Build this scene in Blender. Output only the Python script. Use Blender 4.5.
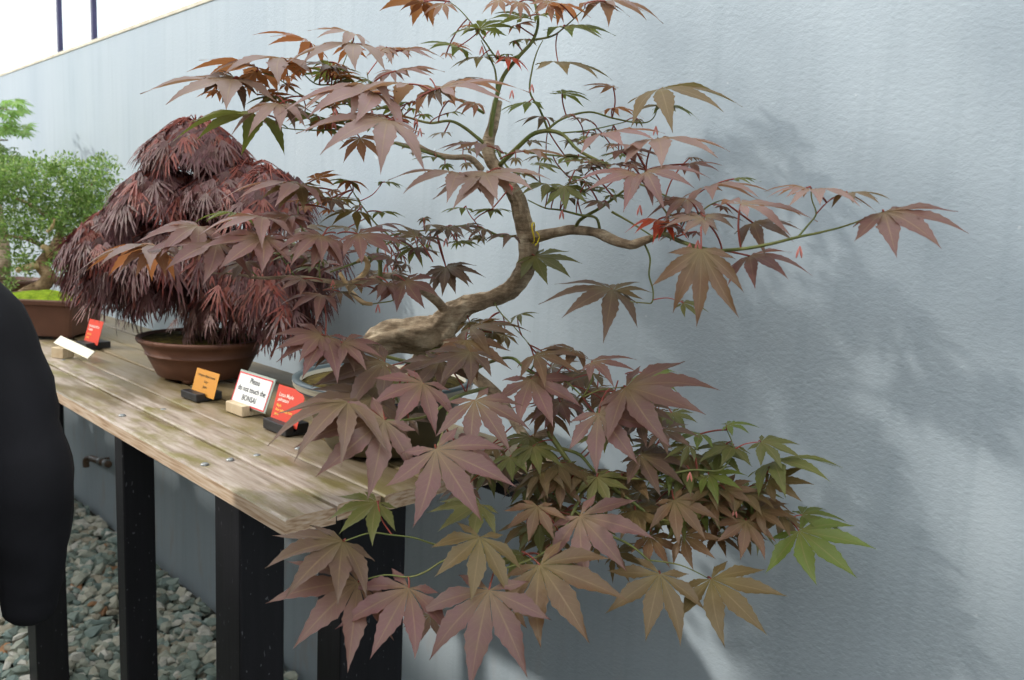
import bpy, bmesh, math, random
from mathutils import Vector, Matrix, noise
V = Vector
sc = bpy.context.scene
C = sc.collection
for o in list(bpy.data.objects): bpy.data.objects.remove(o)

# ------------------------------------------------------------------ camera
EYE = V((0.0, 0.0, 1.6))
RIGHT = V((0.69643469, 0.71632007, 0.04317729))
DOWN = V((0.13041586, -0.06717104, -0.98918136))
FWD = V((-0.7056702, 0.69453121, -0.14019974))
FPX = 830.0
cam_data = bpy.data.cameras.new('camera')
cam = bpy.data.objects.new('camera', cam_data); C.objects.link(cam)
cam_data.sensor_fit = 'HORIZONTAL'; cam_data.sensor_width = 22.2
cam_data.lens = FPX / 1024 * 22.2
cam_data.clip_start = 0.02; cam_data.clip_end = 300
R = Matrix((RIGHT, -DOWN, -FWD)).transposed()
cam.matrix_world = Matrix.Translation(EYE) @ R.to_4x4()
cam_data.dof.use_dof = True; cam_data.dof.focus_distance = 1.45; cam_data.dof.aperture_fstop = 4.0
sc.camera = cam

# ------------------------------------------------------------------ light
SUN_DIR = V((0.50, 0.66, -0.52)).normalized()      # the way the light travels
world = bpy.data.worlds.new('world'); sc.world = world; world.use_nodes = True
wn = world.node_tree.nodes; wl = world.node_tree.links
bg = wn['Background']
tc = wn.new('ShaderNodeTexCoord'); sx = wn.new('ShaderNodeSeparateXYZ'); cr = wn.new('ShaderNodeValToRGB')
wl.new(tc.outputs['Generated'], sx.inputs[0]); wl.new(sx.outputs['Z'], cr.inputs[0])
cr.color_ramp.elements[0].position = 0.0; cr.color_ramp.elements[0].color = (0.80, 0.86, 0.93, 1)
cr.color_ramp.elements[1].position = 0.9; cr.color_ramp.elements[1].color = (0.98, 1.0, 1.0, 1)
wl.new(cr.outputs[0], bg.inputs[0]); bg.inputs[1].default_value = 2.45
sd = bpy.data.lights.new('sun', 'SUN'); sd.energy = 2.7; sd.angle = math.radians(2.2); sd.color = (1.0, 0.96, 0.9)
sun = bpy.data.objects.new('sun', sd); C.objects.link(sun)
sun.rotation_euler = SUN_DIR.to_track_quat('-Z', 'Y').to_euler(); sun.location = (-4, -4, 6)
sc.view_settings.view_transform = 'Standard'; sc.view_settings.look = 'None'
sc.view_settings.gamma = 1; sc.view_settings.use_curve_mapping = False
sc.view_settings.exposure = 0.0

# ------------------------------------------------------------------ helpers
def P(x, y, d):            # a point of the place: sight line through (x, y), d metres away
    return EYE + (RIGHT * ((x - 512) / FPX) + DOWN * ((y - 340) / FPX) + FWD) * d
def tag(o, label=None, cat=None, group=None, kind=None):
    if label: o['label'] = label
    if cat: o['category'] = cat
    if group: o['group'] = group
    if kind: o['kind'] = kind
    return o
def empty(name, loc, rz=0):
    o = bpy.data.objects.new(name, None); C.objects.link(o); o.location = loc; o.rotation_euler = (0, 0, rz)
    o.empty_display_size = 0.1
    return o
bpy_update = bpy.context.view_layer.update
def link(name, me, mat, parent=None, world_coords=False, smooth=True):
    if mat is not None:
        for m in (mat if isinstance(mat, (list, tuple)) else [mat]): me.materials.append(m)
    if smooth:
        for p in me.polygons: p.use_smooth = True
    o = bpy.data.objects.new(name, me); C.objects.link(o)
    if parent is not None:
        o.parent = parent
        if world_coords:
            bpy_update(); o.matrix_parent_inverse = parent.matrix_world.inverted()
    return o
def from_bm(name, bm, mat, parent=None, wc=False, smooth=False):
    bmesh.ops.recalc_face_normals(bm, faces=bm.faces)
    me = bpy.data.meshes.new(name); bm.to_mesh(me); bm.free()
    return link(name, me, mat, parent, wc, smooth)
def box(bm, lo, hi, bev=0.0, M=None, seg=2):
    g = bmesh.ops.create_cube(bm, size=1)
    vs = g['verts']
    for v in vs:
        v.co = V((lo[i] + (v.co[i] + .5) * (hi[i] - lo[i]) for i in range(3)))
    if bev > 0:
        es = list({e for v in vs for e in v.link_edges})
        r = bmesh.ops.bevel(bm, geom=es, offset=bev, segments=seg, affect='EDGES', profile=.5)
        vs = list({v for f in r['faces'] for v in f.verts} | {v for v in vs if v.is_valid})
    if M is not None:
        for v in vs: v.co = M @ v.co
    return vs
def smoothpath(pts, rad, n=6):
    out = []; ro = []
    for i in range(len(pts) - 1):
        p0 = pts[max(i - 1, 0)]; p1 = pts[i]; p2 = pts[i + 1]; p3 = pts[min(i + 2, len(pts) - 1)]
        for k in range(n):
            t = k / n
            out.append(0.5 * ((2 * p1) + (p2 - p0) * t + (2 * p0 - 5 * p1 + 4 * p2 - p3) * t * t + (3 * p1 - p0 - 3 * p2 + p3) * t ** 3))
            ro.append(rad[i] * (1 - t) + rad[i + 1] * t)
    out.append(pts[-1]); ro.append(rad[-1])
    return out, ro
def tube(bm, pts, rad, seg=8, lump=0.0, seed=0, smooth_n=5, cap=True):
    pts = [V(p) for p in pts]
    if not isinstance(rad, (list, tuple)): rad = [rad] * len(pts)
    if smooth_n and len(pts) > 2: pts, rad = smoothpath(pts, rad, smooth_n)
    rings = []; t0 = (pts[1] - pts[0]).normalized()
    up = V((0, 0, 1)) if abs(t0.z) < .9 else V((1, 0, 0))
    a = t0.cross(up).normalized()
    for i, p in enumerate(pts):
        t = (pts[min(i + 1, len(pts) - 1)] - pts[max(i - 1, 0)]).normalized()
        a = (a - t * a.dot(t)).normalized(); b = t.cross(a)
        ring = []
        for k in range(seg):
            an = 2 * math.pi * k / seg
            d = a * math.cos(an) + b * math.sin(an)
            r = rad[i]
            if lump: r *= 1 + lump * noise.noise(p * 14 + d * 1.3 + V((seed, 0, 0))) + lump * .5 * noise.noise(p * 50 + d * 2.5) + (lump * .9 * noise.noise(d * 4.5 + p * 5) + lump * .5 * noise.noise(d * 10 + p * 9) if seg > 12 else 0)
            ring.append(bm.verts.new(p + d * r))
        rings.append(ring)
    for i in range(len(rings) - 1):
        for k in range(seg):
            bm.faces.new((rings[i][k], rings[i][(k + 1) % seg], rings[i + 1][(k + 1) % seg], rings[i + 1][k]))
    if cap:
        bm.faces.new(rings[0][::-1]); bm.faces.new(rings[-1])
    return rings
def lathe(bm, prof, seg=48, sx=1.0, sy=1.0, center=(0, 0, 0)):
    rings = []
    for r, z in prof:
        rings.append([bm.verts.new((center[0] + sx * r * math.cos(2 * math.pi * k / seg), center[1] + sy * r * math.sin(2 * math.pi * k / seg), center[2] + z)) for k in range(seg)])
    for i in range(len(rings) - 1):
        for k in range(seg):
            bm.faces.new((rings[i][k], rings[i][(k + 1) % seg], rings[i + 1][(k + 1) % seg], rings[i + 1][k]))
    bm.faces.new(rings[0][::-1]); bm.faces.new(rings[-1])

# ------------------------------------------------------------------ materials
def sr(r, g, b):
    f = lambda c: (c / 255 / 12.92) if c / 255 <= .04045 else ((c / 255 + .055) / 1.055) ** 2.4
    return (f(r), f(g), f(b), 1)
class Mat:
    def __init__(s, name, rough=.6, spec=.5, base=(.5, .5, .5, 1)):
        s.m = bpy.data.materials.new(name); s.m.use_nodes = True
        s.n = s.m.node_tree.nodes; s.l = s.m.node_tree.links
        s.b = s.n['Principled BSDF']; s.b.inputs['Roughness'].default_value = rough
        s.b.inputs['Specular IOR Level'].default_value = spec; s.b.inputs['Base Color'].default_value = base
    def node(s, t, **kw):
        nd = s.n.new(t)
        for k, v in kw.items():
            if k.startswith('i_'):
                key = k[2:].replace('_', ' ')
                nd.inputs[int(key) if key.isdigit() else key].default_value = v
            else: setattr(nd, k, v)
        return nd
    def coords(s, scale=(1, 1, 1)):
        t = s.node('ShaderNodeTexCoord'); mp = s.node('ShaderNodeMapping'); mp.inputs['Scale'].default_value = scale
        s.l.new(t.outputs['Object'], mp.inputs[0]); return mp.outputs[0]
    def noise(s, co, scale, detail=4, rough=.55):
        n = s.node('ShaderNodeTexNoise', i_Scale=scale, i_Detail=detail, i_Roughness=rough); s.l.new(co, n.inputs['Vector']); return n.outputs['Fac']
    def ramp(s, fac, stops, interp='LINEAR'):
        r = s.node('ShaderNodeValToRGB'); r.color_ramp.interpolation = interp
        e = r.color_ramp.elements
        e[0].position, e[0].color = stops[0]; e[1].position, e[1].color = stops[1]
        for p, c in stops[2:]: q = e.new(p); q.color = c
        s.l.new(fac, r.inputs[0]); return r.outputs[0]
    def mix(s, fac, a, b, mode='MIX'):
        m = s.node('ShaderNodeMix', data_type='RGBA', blend_type=mode)
        for sock, val in ((m.inputs[0], fac), (m.inputs[6], a), (m.inputs[7], b)):
            if hasattr(val, 'links') or hasattr(val, 'is_linked'): s.l.new(val, sock)
            else: sock.default_value = val
        return m.outputs[2]
    def color(s, sock): s.l.new(sock, s.b.inputs['Base Color']); return s
    def bump(s, h, strength=.3, dist=.01):
        b = s.node('ShaderNodeBump', i_Strength=strength, i_Distance=dist); s.l.new(h, b.inputs['Height']); s.l.new(b.outputs[0], s.b.inputs['Normal']); return s
BW = lambda p, v: (p, (v, v, v, 1))

def m_wall():
    m = Mat('painted_render', .55, .35)
    co = m.coords()
    big = m.noise(m.coords((1, 1, .25)), 2.2, 5)
    c = m.ramp(big, [(.3, sr(160, 172, 180)), (.72, sr(174, 184, 189))])
    st = m.noise(m.coords((9, 9, .5)), 3.0, 4)
    c = m.mix(m.ramp(st, [BW(.5, 0), BW(.8, .35)]), c, sr(140, 152, 160))
    sp = m.noise(co, 38, 2); c = m.mix(m.ramp(sp, [BW(.76, 0), BW(.79, .6)]), c, sr(200, 205, 206))
    rst = m.noise(m.coords((3.0, 3, .8)), 5, 3)
    sep = m.node('ShaderNodeSeparateXYZ'); m.l.new(co, sep.inputs[0])
    low = m.node('ShaderNodeMapRange', i_1=.75, i_2=.25, i_3=0.0, i_4=.5); m.l.new(sep.outputs[2], low.inputs[0])
    mul = m.node('ShaderNodeMath', operation='MULTIPLY'); m.l.new(m.ramp(rst, [BW(.56, 0), BW(.72, 1)]), mul.inputs[0]); m.l.new(low.outputs[0], mul.inputs[1])
    c = m.mix(mul.outputs[0], c, sr(165, 150, 142))
    m.color(c)
    h1 = m.noise(m.coords((1, 1, 1.3)), 120, 3, .6)
    m.bump(h1, .3, .0035); return m.m
def m_deck():
    m = Mat('weathered_timber', .6, .35)
    co = m.coords((1.2, 14, 14)); g = m.noise(co, 5, 8, .65)
    c = m.ramp(g, [(.28, sr(112, 96, 84)), (.45, sr(158, 143, 130)), (.7, sr(194, 182, 170))])
    al = m.noise(m.coords((2.2, 6, 3)), 2.4, 6, .65)
    c = m.mix(m.ramp(al, [BW(.46, 0), BW(.6, .9)]), c, sr(122, 114, 66))
    al2 = m.noise(m.coords((.9, 5, 3)), 2.6, 5, .6)
    c = m.mix(m.ramp(al2, [BW(.50, 0), BW(.62, .85)]), c, sr(98, 82, 54))
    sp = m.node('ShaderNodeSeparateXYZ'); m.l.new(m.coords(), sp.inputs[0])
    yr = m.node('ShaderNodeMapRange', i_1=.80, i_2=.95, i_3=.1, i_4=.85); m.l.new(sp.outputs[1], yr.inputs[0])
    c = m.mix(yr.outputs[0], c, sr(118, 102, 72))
    m.color(c); m.bump(g, .35, .004)
    m.l.new(m.ramp(al2, [BW(.3, .55), BW(.7, .32)]), m.b.inputs['Roughness']); return m.m
def m_cut():
    m = Mat('raw_edge_timber', .6, .3)
    g = m.noise(m.coords((2, 9, 40)), 5, 4, .5)
    m.color(m.ramp(g, [(.3, sr(150, 118, 88)), (.5, sr(196, 170, 142)), (.75, sr(214, 198, 178))])); m.bump(g, .3, .002); return m.m
def m_simple(name, c1, c2, scale=8, rough=.6, spec=.4, bump=.15, bs=None, stretch=(1, 1, 1), dist=.003):
    m = Mat(name, rough, spec); n = m.noise(m.coords(stretch), scale, 5)
    m.color(m.ramp(n, [(.32, c1), (.7, c2)]))
    if bump: m.bump(m.noise(m.coords(stretch), bs or scale * 4, 4), bump, dist)
    return m.m
def m_post():
    m = Mat('black_stained_timber', .5, .35)
    n = m.noise(m.coords((9, 9, .7)), 6, 5); c = m.ramp(n, [(.3, sr(12, 12, 15)), (.75, sr(24, 23, 28))])
    sp = m.noise(m.coords((1, 1, .5)), 130, 1); c = m.mix(m.ramp(sp, [BW(.72, 0), BW(.76, .6)]), c, sr(100, 100, 105))
    m.color(c); m.bump(n, .25, .002); return m.m
def m_bark(name, a, b, c_, scale=26):
    m = Mat(name, .75, .2)
    n = m.noise(m.coords((1, 1, .6)), scale, 7, .65)
    n2 = m.noise(m.coords((.35, .35, 1.6)), scale * 3.2, 6, .7)
    c = m.ramp(n, [(.3, a), (.5, b), (.72, c_)]); c = m.mix(m.ramp(n2, [BW(.34, .75), BW(.55, 0)]), c, a)
    m.color(c); m.bump(n2, .9, .006); return m.m
def m_leaf(name, trans=.35, rough=.42, vein=.5):
    m = Mat(name, rough, .5)
    fr = m.node('ShaderNodeAttribute', attribute_name='front').outputs['Color']
    bk = m.node('ShaderNodeAttribute', attribute_name='back').outputs['Color']
    uv = m.node('ShaderNodeUVMap', uv_map='vein'); sp = m.node('ShaderNodeSeparateXYZ'); m.l.new(uv.outputs[0], sp.inputs[0])
    ab = m.node('ShaderNodeMath', operation='ABSOLUTE'); m.l.new(sp.outputs[1], ab.inputs[0])
    mid = m.ramp(ab.outputs[0], [BW(.0, 1), BW(.10, 0)])
    # side veins slanting from the midrib
    su = m.node('ShaderNodeMath', operation='MULTIPLY_ADD'); m.l.new(ab.outputs[0], su.inputs[0]); su.inputs[1].default_value = -.16; m.l.new(sp.outputs[0], su.inputs[2])
    si = m.node('ShaderNodeMath', operation='MULTIPLY'); m.l.new(su.outputs[0], si.inputs[0]); si.inputs[1].default_value = 75
    sn = m.node('ShaderNodeMath', operation='SINE'); m.l.new(si.outputs[0], sn.inputs[0])
    side = m.ramp(sn.outputs[0], [BW(.82, 0), BW(1.0, .25)])
    add = m.node('ShaderNodeMath', operation='MAXIMUM'); m.l.new(mid, add.inputs[0]); m.l.new(side, add.inputs[1])
    mu = m.node('ShaderNodeMath', operation='MULTIPLY'); m.l.new(add.outputs[0], mu.inputs[0]); mu.inputs[1].default_value = vein
    n = m.noise(m.coords(), 60, 3)
    fr2 = m.mix(mu.outputs[0], fr, sr(176, 150, 110))
    fr2 = m.mix(m.ramp(n, [BW(.3, 0), BW(.75, .3)]), fr2, sr(112, 100, 62))
    bk2 = m.mix(mu.outputs[0], bk, sr(150, 110, 60))
    geo = m.node('ShaderNodeNewGeometry')
    col = m.mix(geo.outputs['Backfacing'], fr2, bk2)
    m.color(col)
    tr = m.node('ShaderNodeBsdfTranslucent'); m.l.new(m.mix(.55, bk, fr), tr.inputs[0])
    mx = m.node('ShaderNodeMixShader'); mx.inputs[0].default_value = trans
    out = m.n['Material Output']; m.l.new(m.b.outputs[0], mx.inputs[1]); m.l.new(tr.outputs[0], mx.inputs[2]); m.l.new(mx.outputs[0], out.inputs[0])
    m.bump(add.outputs[0], .25, .001)
    return m.m
def m_island(name, stops, rough=.7, scale=40):
    m = Mat(name, rough, .3)
    g = m.node('ShaderNodeNewGeometry')
    c = m.ramp(g.outputs['Random Per Island'], stops, 'CONSTANT')
    n = m.noise(m.coords(), scale, 4); c = m.mix(m.ramp(n, [BW(.3, .0), BW(.75, .35)]), c, sr(90, 100, 92))
    m.color(c); m.bump(n, .3, .003); return m.m

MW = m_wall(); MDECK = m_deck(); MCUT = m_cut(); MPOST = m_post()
MBARK = m_bark('maple_bark', sr(104, 88, 68), sr(170, 150, 124), sr(212, 196, 168))
MGREENBARK = m_simple('green_twig_bark', sr(84, 100, 44), sr(124, 120, 68), 30, .5)
MREDTWIG = m_simple('red_petiole', sr(150, 58, 50), sr(176, 88, 70), 30, .45, bump=0)
MDEAD = m_bark('bleached_deadwood', sr(150, 126, 88), sr(196, 170, 128), sr(222, 202, 166), 20)
MLEAF = m_leaf('maple_leaf', .42); MTHREAD = m_leaf('dissected_leaf', .25, .5, .3); MSMALL = m_leaf('small_green_leaf', .4, .45, .2)
MPOTA = m_simple('brown_stoneware', sr(88, 58, 44), sr(116, 78, 60), 9, .6, .35, .12)
MPOT0 = m_simple('dark_brown_stoneware', sr(86, 58, 46), sr(106, 72, 56), 7, .55, .4, .1)
MSOIL = m_simple('mossy_soil', sr(48, 38, 24), sr(98, 86, 40), 60, .95, .1, .9, 120, dist=.01)
MMOSS = m_simple('bright_moss', sr(88, 112, 24), sr(140, 160, 44), 50, .95, .1, .9, 140, dist=.01)
MBLACK = m_simple('black_plastic', sr(30, 30, 32), sr(44, 44, 46), 20, .45, .5, .1)
MCLOTH = m_simple('black_cotton', sr(20, 20, 22), sr(30, 30, 34), 6, .85, .15, .25, 300, dist=.001)
MTROUS = m_simple('brown_corduroy', sr(40, 32, 20), sr(54, 44, 28), 8, .9, .1, .2, 200)
MSKIN = m_simple('skin', sr(196, 148, 122), sr(208, 162, 136), 6, .5, .4, .05)
MHAIR = m_simple('dark_hair', sr(38, 26, 18), sr(58, 42, 30), 60, .6, .4, .4, 90, (1, 1, .2))
MSHOE = m_simple('black_leather', sr(20, 18, 17), sr(32, 29, 27), 12, .35, .5, .1)
MSTONE = m_island('river_pebbles', [(0, sr(150, 162, 150)), (.14, sr(184, 186, 170)), (.3, sr(134, 152, 146)), (.42, sr(204, 200, 182)), (.55, sr(160, 174, 164)), (.7, sr(176, 166, 146)), (.8, sr(118, 130, 122)), (.9, sr(220, 216, 204)), (.985, sr(190, 140, 100))])
MDIRT = m_simple('dark_ground', sr(60, 62, 58), sr(86, 86, 80), 20, .95, .1, .5)
MPAVE = m_simple('concrete_paving', sr(84, 84, 82), sr(104, 103, 100), 10, .85, .2, .3)
MSTEEL = m_simple('galvanised_steel', sr(120, 124, 124), sr(156, 158, 156), 30, .4, .5, .1); MSTEEL.node_tree.nodes['Principled BSDF'].inputs['Metallic'].default_value = .6
MBRASS = m_simple('brown_pipe', sr(74, 56, 42), sr(104, 82, 62), 20, .5, .4, .1)
MWHITE = m_simple('white_frame', sr(222, 222, 218), sr(234, 234, 230), 5, .5, .4, 0)
MGASKET = m_simple('dark_gasket', sr(34, 30, 60), sr(50, 46, 80), 5, .5, .4, 0)
MCOPE = m_simple('cream_coping', sr(196, 188, 166), sr(220, 214, 196), 12, .7, .3, .3)
def flat(name, c, rough=.5): return Mat(name, rough, .4, c).m

# ------------------------------------------------------------------ setting
WY = 1.404; WTOP = 2.365; ZT = 1.10
bm = bmesh.new(); box(bm, (-14, WY, -.3), (4.0, WY + .22, WTOP - .012))
o = from_bm('wall_back', bm, MW); tag(o, kind='structure')
bm = bmesh.new(); box(bm, (-14, WY - .004, WTOP - .012), (4.0, WY + .224, WTOP + .004), .002)
o = from_bm('trim_1', bm, MCOPE); tag(o, kind='structure')
bm = bmesh.new(); box(bm, (-14, -6, -.35), (6, WY + .1, -.02))
o = from_bm('floor', bm, MDIRT); tag(o, kind='structure')
bm = bmesh.new(); box(bm, (-14, -6, -.019), (6, -.05, .0), .004)
o = from_bm('floor_paving', bm, MPAVE); tag(o, kind='structure')
bm = bmesh.new(); box(bm, (-4.4, -2.1, 0), (6, -1.9, 2.95), .01); box(bm, (-9.5, -2.1, 0), (-4.4, -1.9, 3.1), .01)  # unseen wall added to block low sky and the sun under the bench
o = from_bm('shade_wall', bm, MPAVE); tag(o, kind='structure')
# added tree out of view: its crown is shaped to shade the wall
st = empty('shade_tree', (-2.6, -1.7, 0)); tag(st, 'unseen leafy tree added across the path to shade the wall', 'tree')
random.seed(4)
bm = bmesh.new(); tube(bm, [(-2.6, -1.7, 0), (-2.62, -1.68, 1.4), (-2.55, -1.7, 2.6), (-2.6, -1.75, 3.7)], [.09, .075, .06, .03], 12, .2)
for k in range(14):
    a = k * 2.4; h = 2.6 + k * .06; tube(bm, [(-2.57, -1.7, h), (-2.57 + .6 * math.cos(a), -1.7 + .2 * math.sin(a), h + .6), (-2.57 + 1.3 * math.cos(a), -1.7 + .3 * math.sin(a), h + 1.0)], [.03, .018, .006], 6)
from_bm('trunk', bm, MBARK, st, True, True)
vv = []; ff = []
for k in range(2500):
    x = random.uniform(-4.2, -.9); z = random.uniform(3.7, 4.5); y = -1.75 + random.uniform(-.4, .4)
    edge = 4.32 + .2 * noise.noise(V((x * 1.6, 3, 0))) - .55 * max(0, -3.6 - x) * 1.5
    if z > edge or noise.noise(V((x * 2.6, y * 1.5, z * 2.6))) < -.13: continue
    u = V((random.gauss(0, 1), random.gauss(0, 1), random.gauss(0, 1))).normalized(); w = u.orthogonal().normalized() * .022
    b = len(vv); c = V((x, y, z)); vv += [c, c + u * .045 + w, c + u * .1, c + u * .045 - w]; ff.append((b, b + 1, b + 2, b + 3))
me = bpy.data.meshes.new('foliage'); me.from_pydata([tuple(v) for v in vv], [], ff); me.update(); link('foliage', me, m_simple('tree_green', sr(58, 88, 36), sr(92, 120, 52), 20), st, True)
# glazed screen of the glasshouse standing behind the wall
gy = 2.6
bm = bmesh.new()
for x in [-14.2, -12.5, -9.1, -8.14, -5.0, -3.0, -1.0, 1.0, 3.0]: box(bm, (x - .07, gy, 0), (x + .05, gy + .06, 4.6), .004)
box(bm, (-15, gy, 4.5), (4, gy + .16, 4.66), .004); box(bm, (-15, gy, 0), (4, gy + .16, .2), .004)
o = from_bm('window_1', bm, MWHITE); tag(o, kind='structure')
bm = bmesh.new()
for x in [-12.5, -9.1, -8.14, -5.0, -3.0, -1.0, 1.0, 3.0]: box(bm, (x + .051, gy + .0, .2), (x + .10, gy + .04, 4.5))
g = from_bm('window_gasket', bm, MGASKET, o); tag(g, 'dark purple gasket strips')
gm = Mat('greenhouse_glass', .05, .5); gl = gm.node('ShaderNodeBsdfTransparent'); gl.inputs[0].default_value = (.93, .96, .96, 1)
gg = gm.node('ShaderNodeBsdfGlossy', i_Roughness=.05); mx = gm.node('ShaderNodeMixShader'); mx.inputs[0].default_value = .06
gm.l.new(gl.outputs[0], mx.inputs[1]); gm.l.new(gg.outputs[0], mx.inputs[2]); gm.l.new(mx.outputs[0], gm.n['Material Output'].inputs[0])
bm = bmesh.new(); box(bm, (-15, gy + .07, .2), (4, gy + .076, 4.5)); from_bm('pane', bm, gm.m, o)

# gravel bed
random.seed(5)
ico = bmesh.new(); bmesh.ops.create_icosphere(ico, subdivisions=1, radius=1)
iv = [v.co.copy() for v in ico.verts]; fi = [[v.index for v in f.verts] for f in ico.faces]; ico.free()
vv = []; ff = []
shapes = []
for s in range(14):
    q = []
    for c in iv:
        d = 1 + .55 * noise.noise(c * 1.3 + V((s * 7.3, 0, 0))) ; q.append(V((c.x * d, c.y * d * (.6 + .35 * random.random() if False else .78), c.z * d * .55)))
    shapes.append(q)
def stone(x, y, z, r):
    M = Matrix.Rotation(random.uniform(0, 6.28), 3, 'Z') @ Matrix.Rotation(random.uniform(-.6, .6), 3, 'X') @ Matrix.Rotation(random.uniform(-.5, .5), 3, 'Y')
    b = len(vv); q = random.choice(shapes); sx_ = random.uniform(.8, 1.35)
    for c in q: vv.append(M @ V((c.x * r * sx_, c.y * r, c.z * r)) + V((x, y, z)))
    ff.extend([[b + i for i in f] for f in fi])
for layer, n in ((0, 6800), (1, 4600)):
    for _ in range(n):
        x = -1.0 - 6.2 * random.random() ** .9; y = random.uniform(.33, WY - .03)
        hump = .02 * noise.noise(V((x * 1.5, y * 2, 0)))
        r = random.choice([.015, .02, .024, .028, .035]) * random.uniform(.85, 1.1)
        stone(x, min(y, WY - r * 1.9), .0 + layer * .02 + hump, r)
me = bpy.data.meshes.new('gravel'); me.from_pydata(vv, [], ff); me.update()
o = link('gravel', me, MSTONE, smooth=False)

tag(o, 'grey-green pebbles covering the ground beneath the bench along the wall', 'gravel', kind='stuff')

# ------------------------------------------------------------------ bench
bench = empty('display_bench', (-3.2, 1.0, 0))
tag(bench, 'long display bench of weathered planks on black posts beside the grey wall', 'bench')
Ye = [.66, .762, .858, .975, 1.085, 1.198, 1.312]
for i in range(6):
    bm = bmesh.new()
    x1 = -1.187 + (0, -.004, .003, -.006, .002, -.001)[i]; dz = (0, .003, .0015, .004, .001, .003)[i]
    nx = 90
    # gently worn plank: cross-section swept along x
    y0, y1 = Ye[i] + .0025, Ye[i + 1] - .0025
    prof = [(y0, -.030), (y0, -.004), (y0 + .003, -.001), (y0 + .008, 0), ((y0 + y1) / 2, .0008), (y1 - .008, 0), (y1 - .003, -.001), (y1, -.004), (y1, -.030)]
    rings = []
    for k in range(nx + 1):
        x = -7.5 + (x1 + 7.5) * k / nx
        w = .0012 * noise.noise(V((x * 2.2, i * 5, 0))); wy = .0015 * noise.noise(V((x * 1.1, i * 3, 4)))
        rings.append([bm.verts.new((x, y + wy, ZT + dz + z + w + (.004 if i == 0 and False else 0))) for y, z in prof])
    n = len(prof)
    for k in range(nx):
        for j in range(n):
            f = bm.faces.new((rings[k][j], rings[k + 1][j], rings[k + 1][(j + 1) % n], rings[k][(j + 1) % n]))
            if j == 0 and i == 0: f.material_index = 1
            elif j in (7, 8): f.material_index = 1
    f = bm.faces.new(rings[-1]); f.material_index = 1; bm.faces.new(rings[0][::-1])
    bmesh.ops.recalc_face_normals(bm, faces=bm.faces)
    me = bpy.data.meshes.new('board'); bm.to_mesh(me); bm.free()
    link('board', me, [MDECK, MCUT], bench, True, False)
for (x0, x1, y0, y1) in ((-1.512, -1.405, .69, .784), (-2.06, -2.005, .69, .765), (-2.91, -2.814, .69, .785), (-3.9, -3.8, .69, .785), (-5.2, -5.1, .69, .785),
                         (-1.50, -1.405, .915, 1.08), (-4.6, -4.5, 1.17, 1.27), (-6.3, -6.2, .69, .785)):
    bm = bmesh.new(); box(bm, (x0, y0, -.02), (x1, y1, ZT - .031), .004)
    from_bm('post', bm, MPOST, bench, True)
bm = bmesh.new(); box(bm, (-7.4, 1.24, ZT - .10), (-1.25, 1.29, ZT - .031), .003)
from_bm('rear_rail', bm, MPOST, bench, True)
for (x, y) in ((-1.544, .686), (-1.545, .739), (-1.541, .795), (-1.54, .89), (-2.03, .70), (-2.035, .80), (-2.86, .70), (-2.86, .81)):
    bm = bmesh.new(); lathe(bm, [(.0085, -.003), (.0085, .0015), (.006, .0038), (.002, .0046)], 14, center=(x, y, ZT + .001))
    from_bm('bolt', bm, MSTEEL, bench, True, True)
# grey board laid on the back of the bench end
bm = bmesh.new(); box(bm, (-1.40, 1.20, ZT + .0045), (-1.20, 1.305, ZT + .018), .002)

bm.free()

# wall tap
tap = empty('garden_tap', (-4.27, WY - .03, .33)); tag(tap, 'brown garden tap on a short pipe low on the grey wall', 'tap')
bm = bmesh.new(); tube(bm, [(-4.27, WY, .335), (-4.27, WY - .05, .335)], .014, 12, smooth_n=0); tube(bm, [(-4.38, WY - .05, .325), (-4.12, WY - .05, .355)], .016, 12, smooth_n=0)
from_bm('pipe', bm, MBRASS, tap, True, True)
for x, z in ((-4.23, .343), (-4.15, .352)):
    bm = bmesh.new(); tube(bm, [(x - .012, WY - .05, z - .001), (x + .012, WY - .05, z + .001)], .021, 12, smooth_n=0)
    from_bm('collar', bm, MSTEEL, tap, True, True)
bm = bmesh.new(); tube(bm, [(-4.37, WY - .05, .325), (-4.42, WY - .06, .31), (-4.425, WY - .06, .27)], .016, 10); from_bm('spout', bm, MBRASS, tap, True, True)

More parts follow.
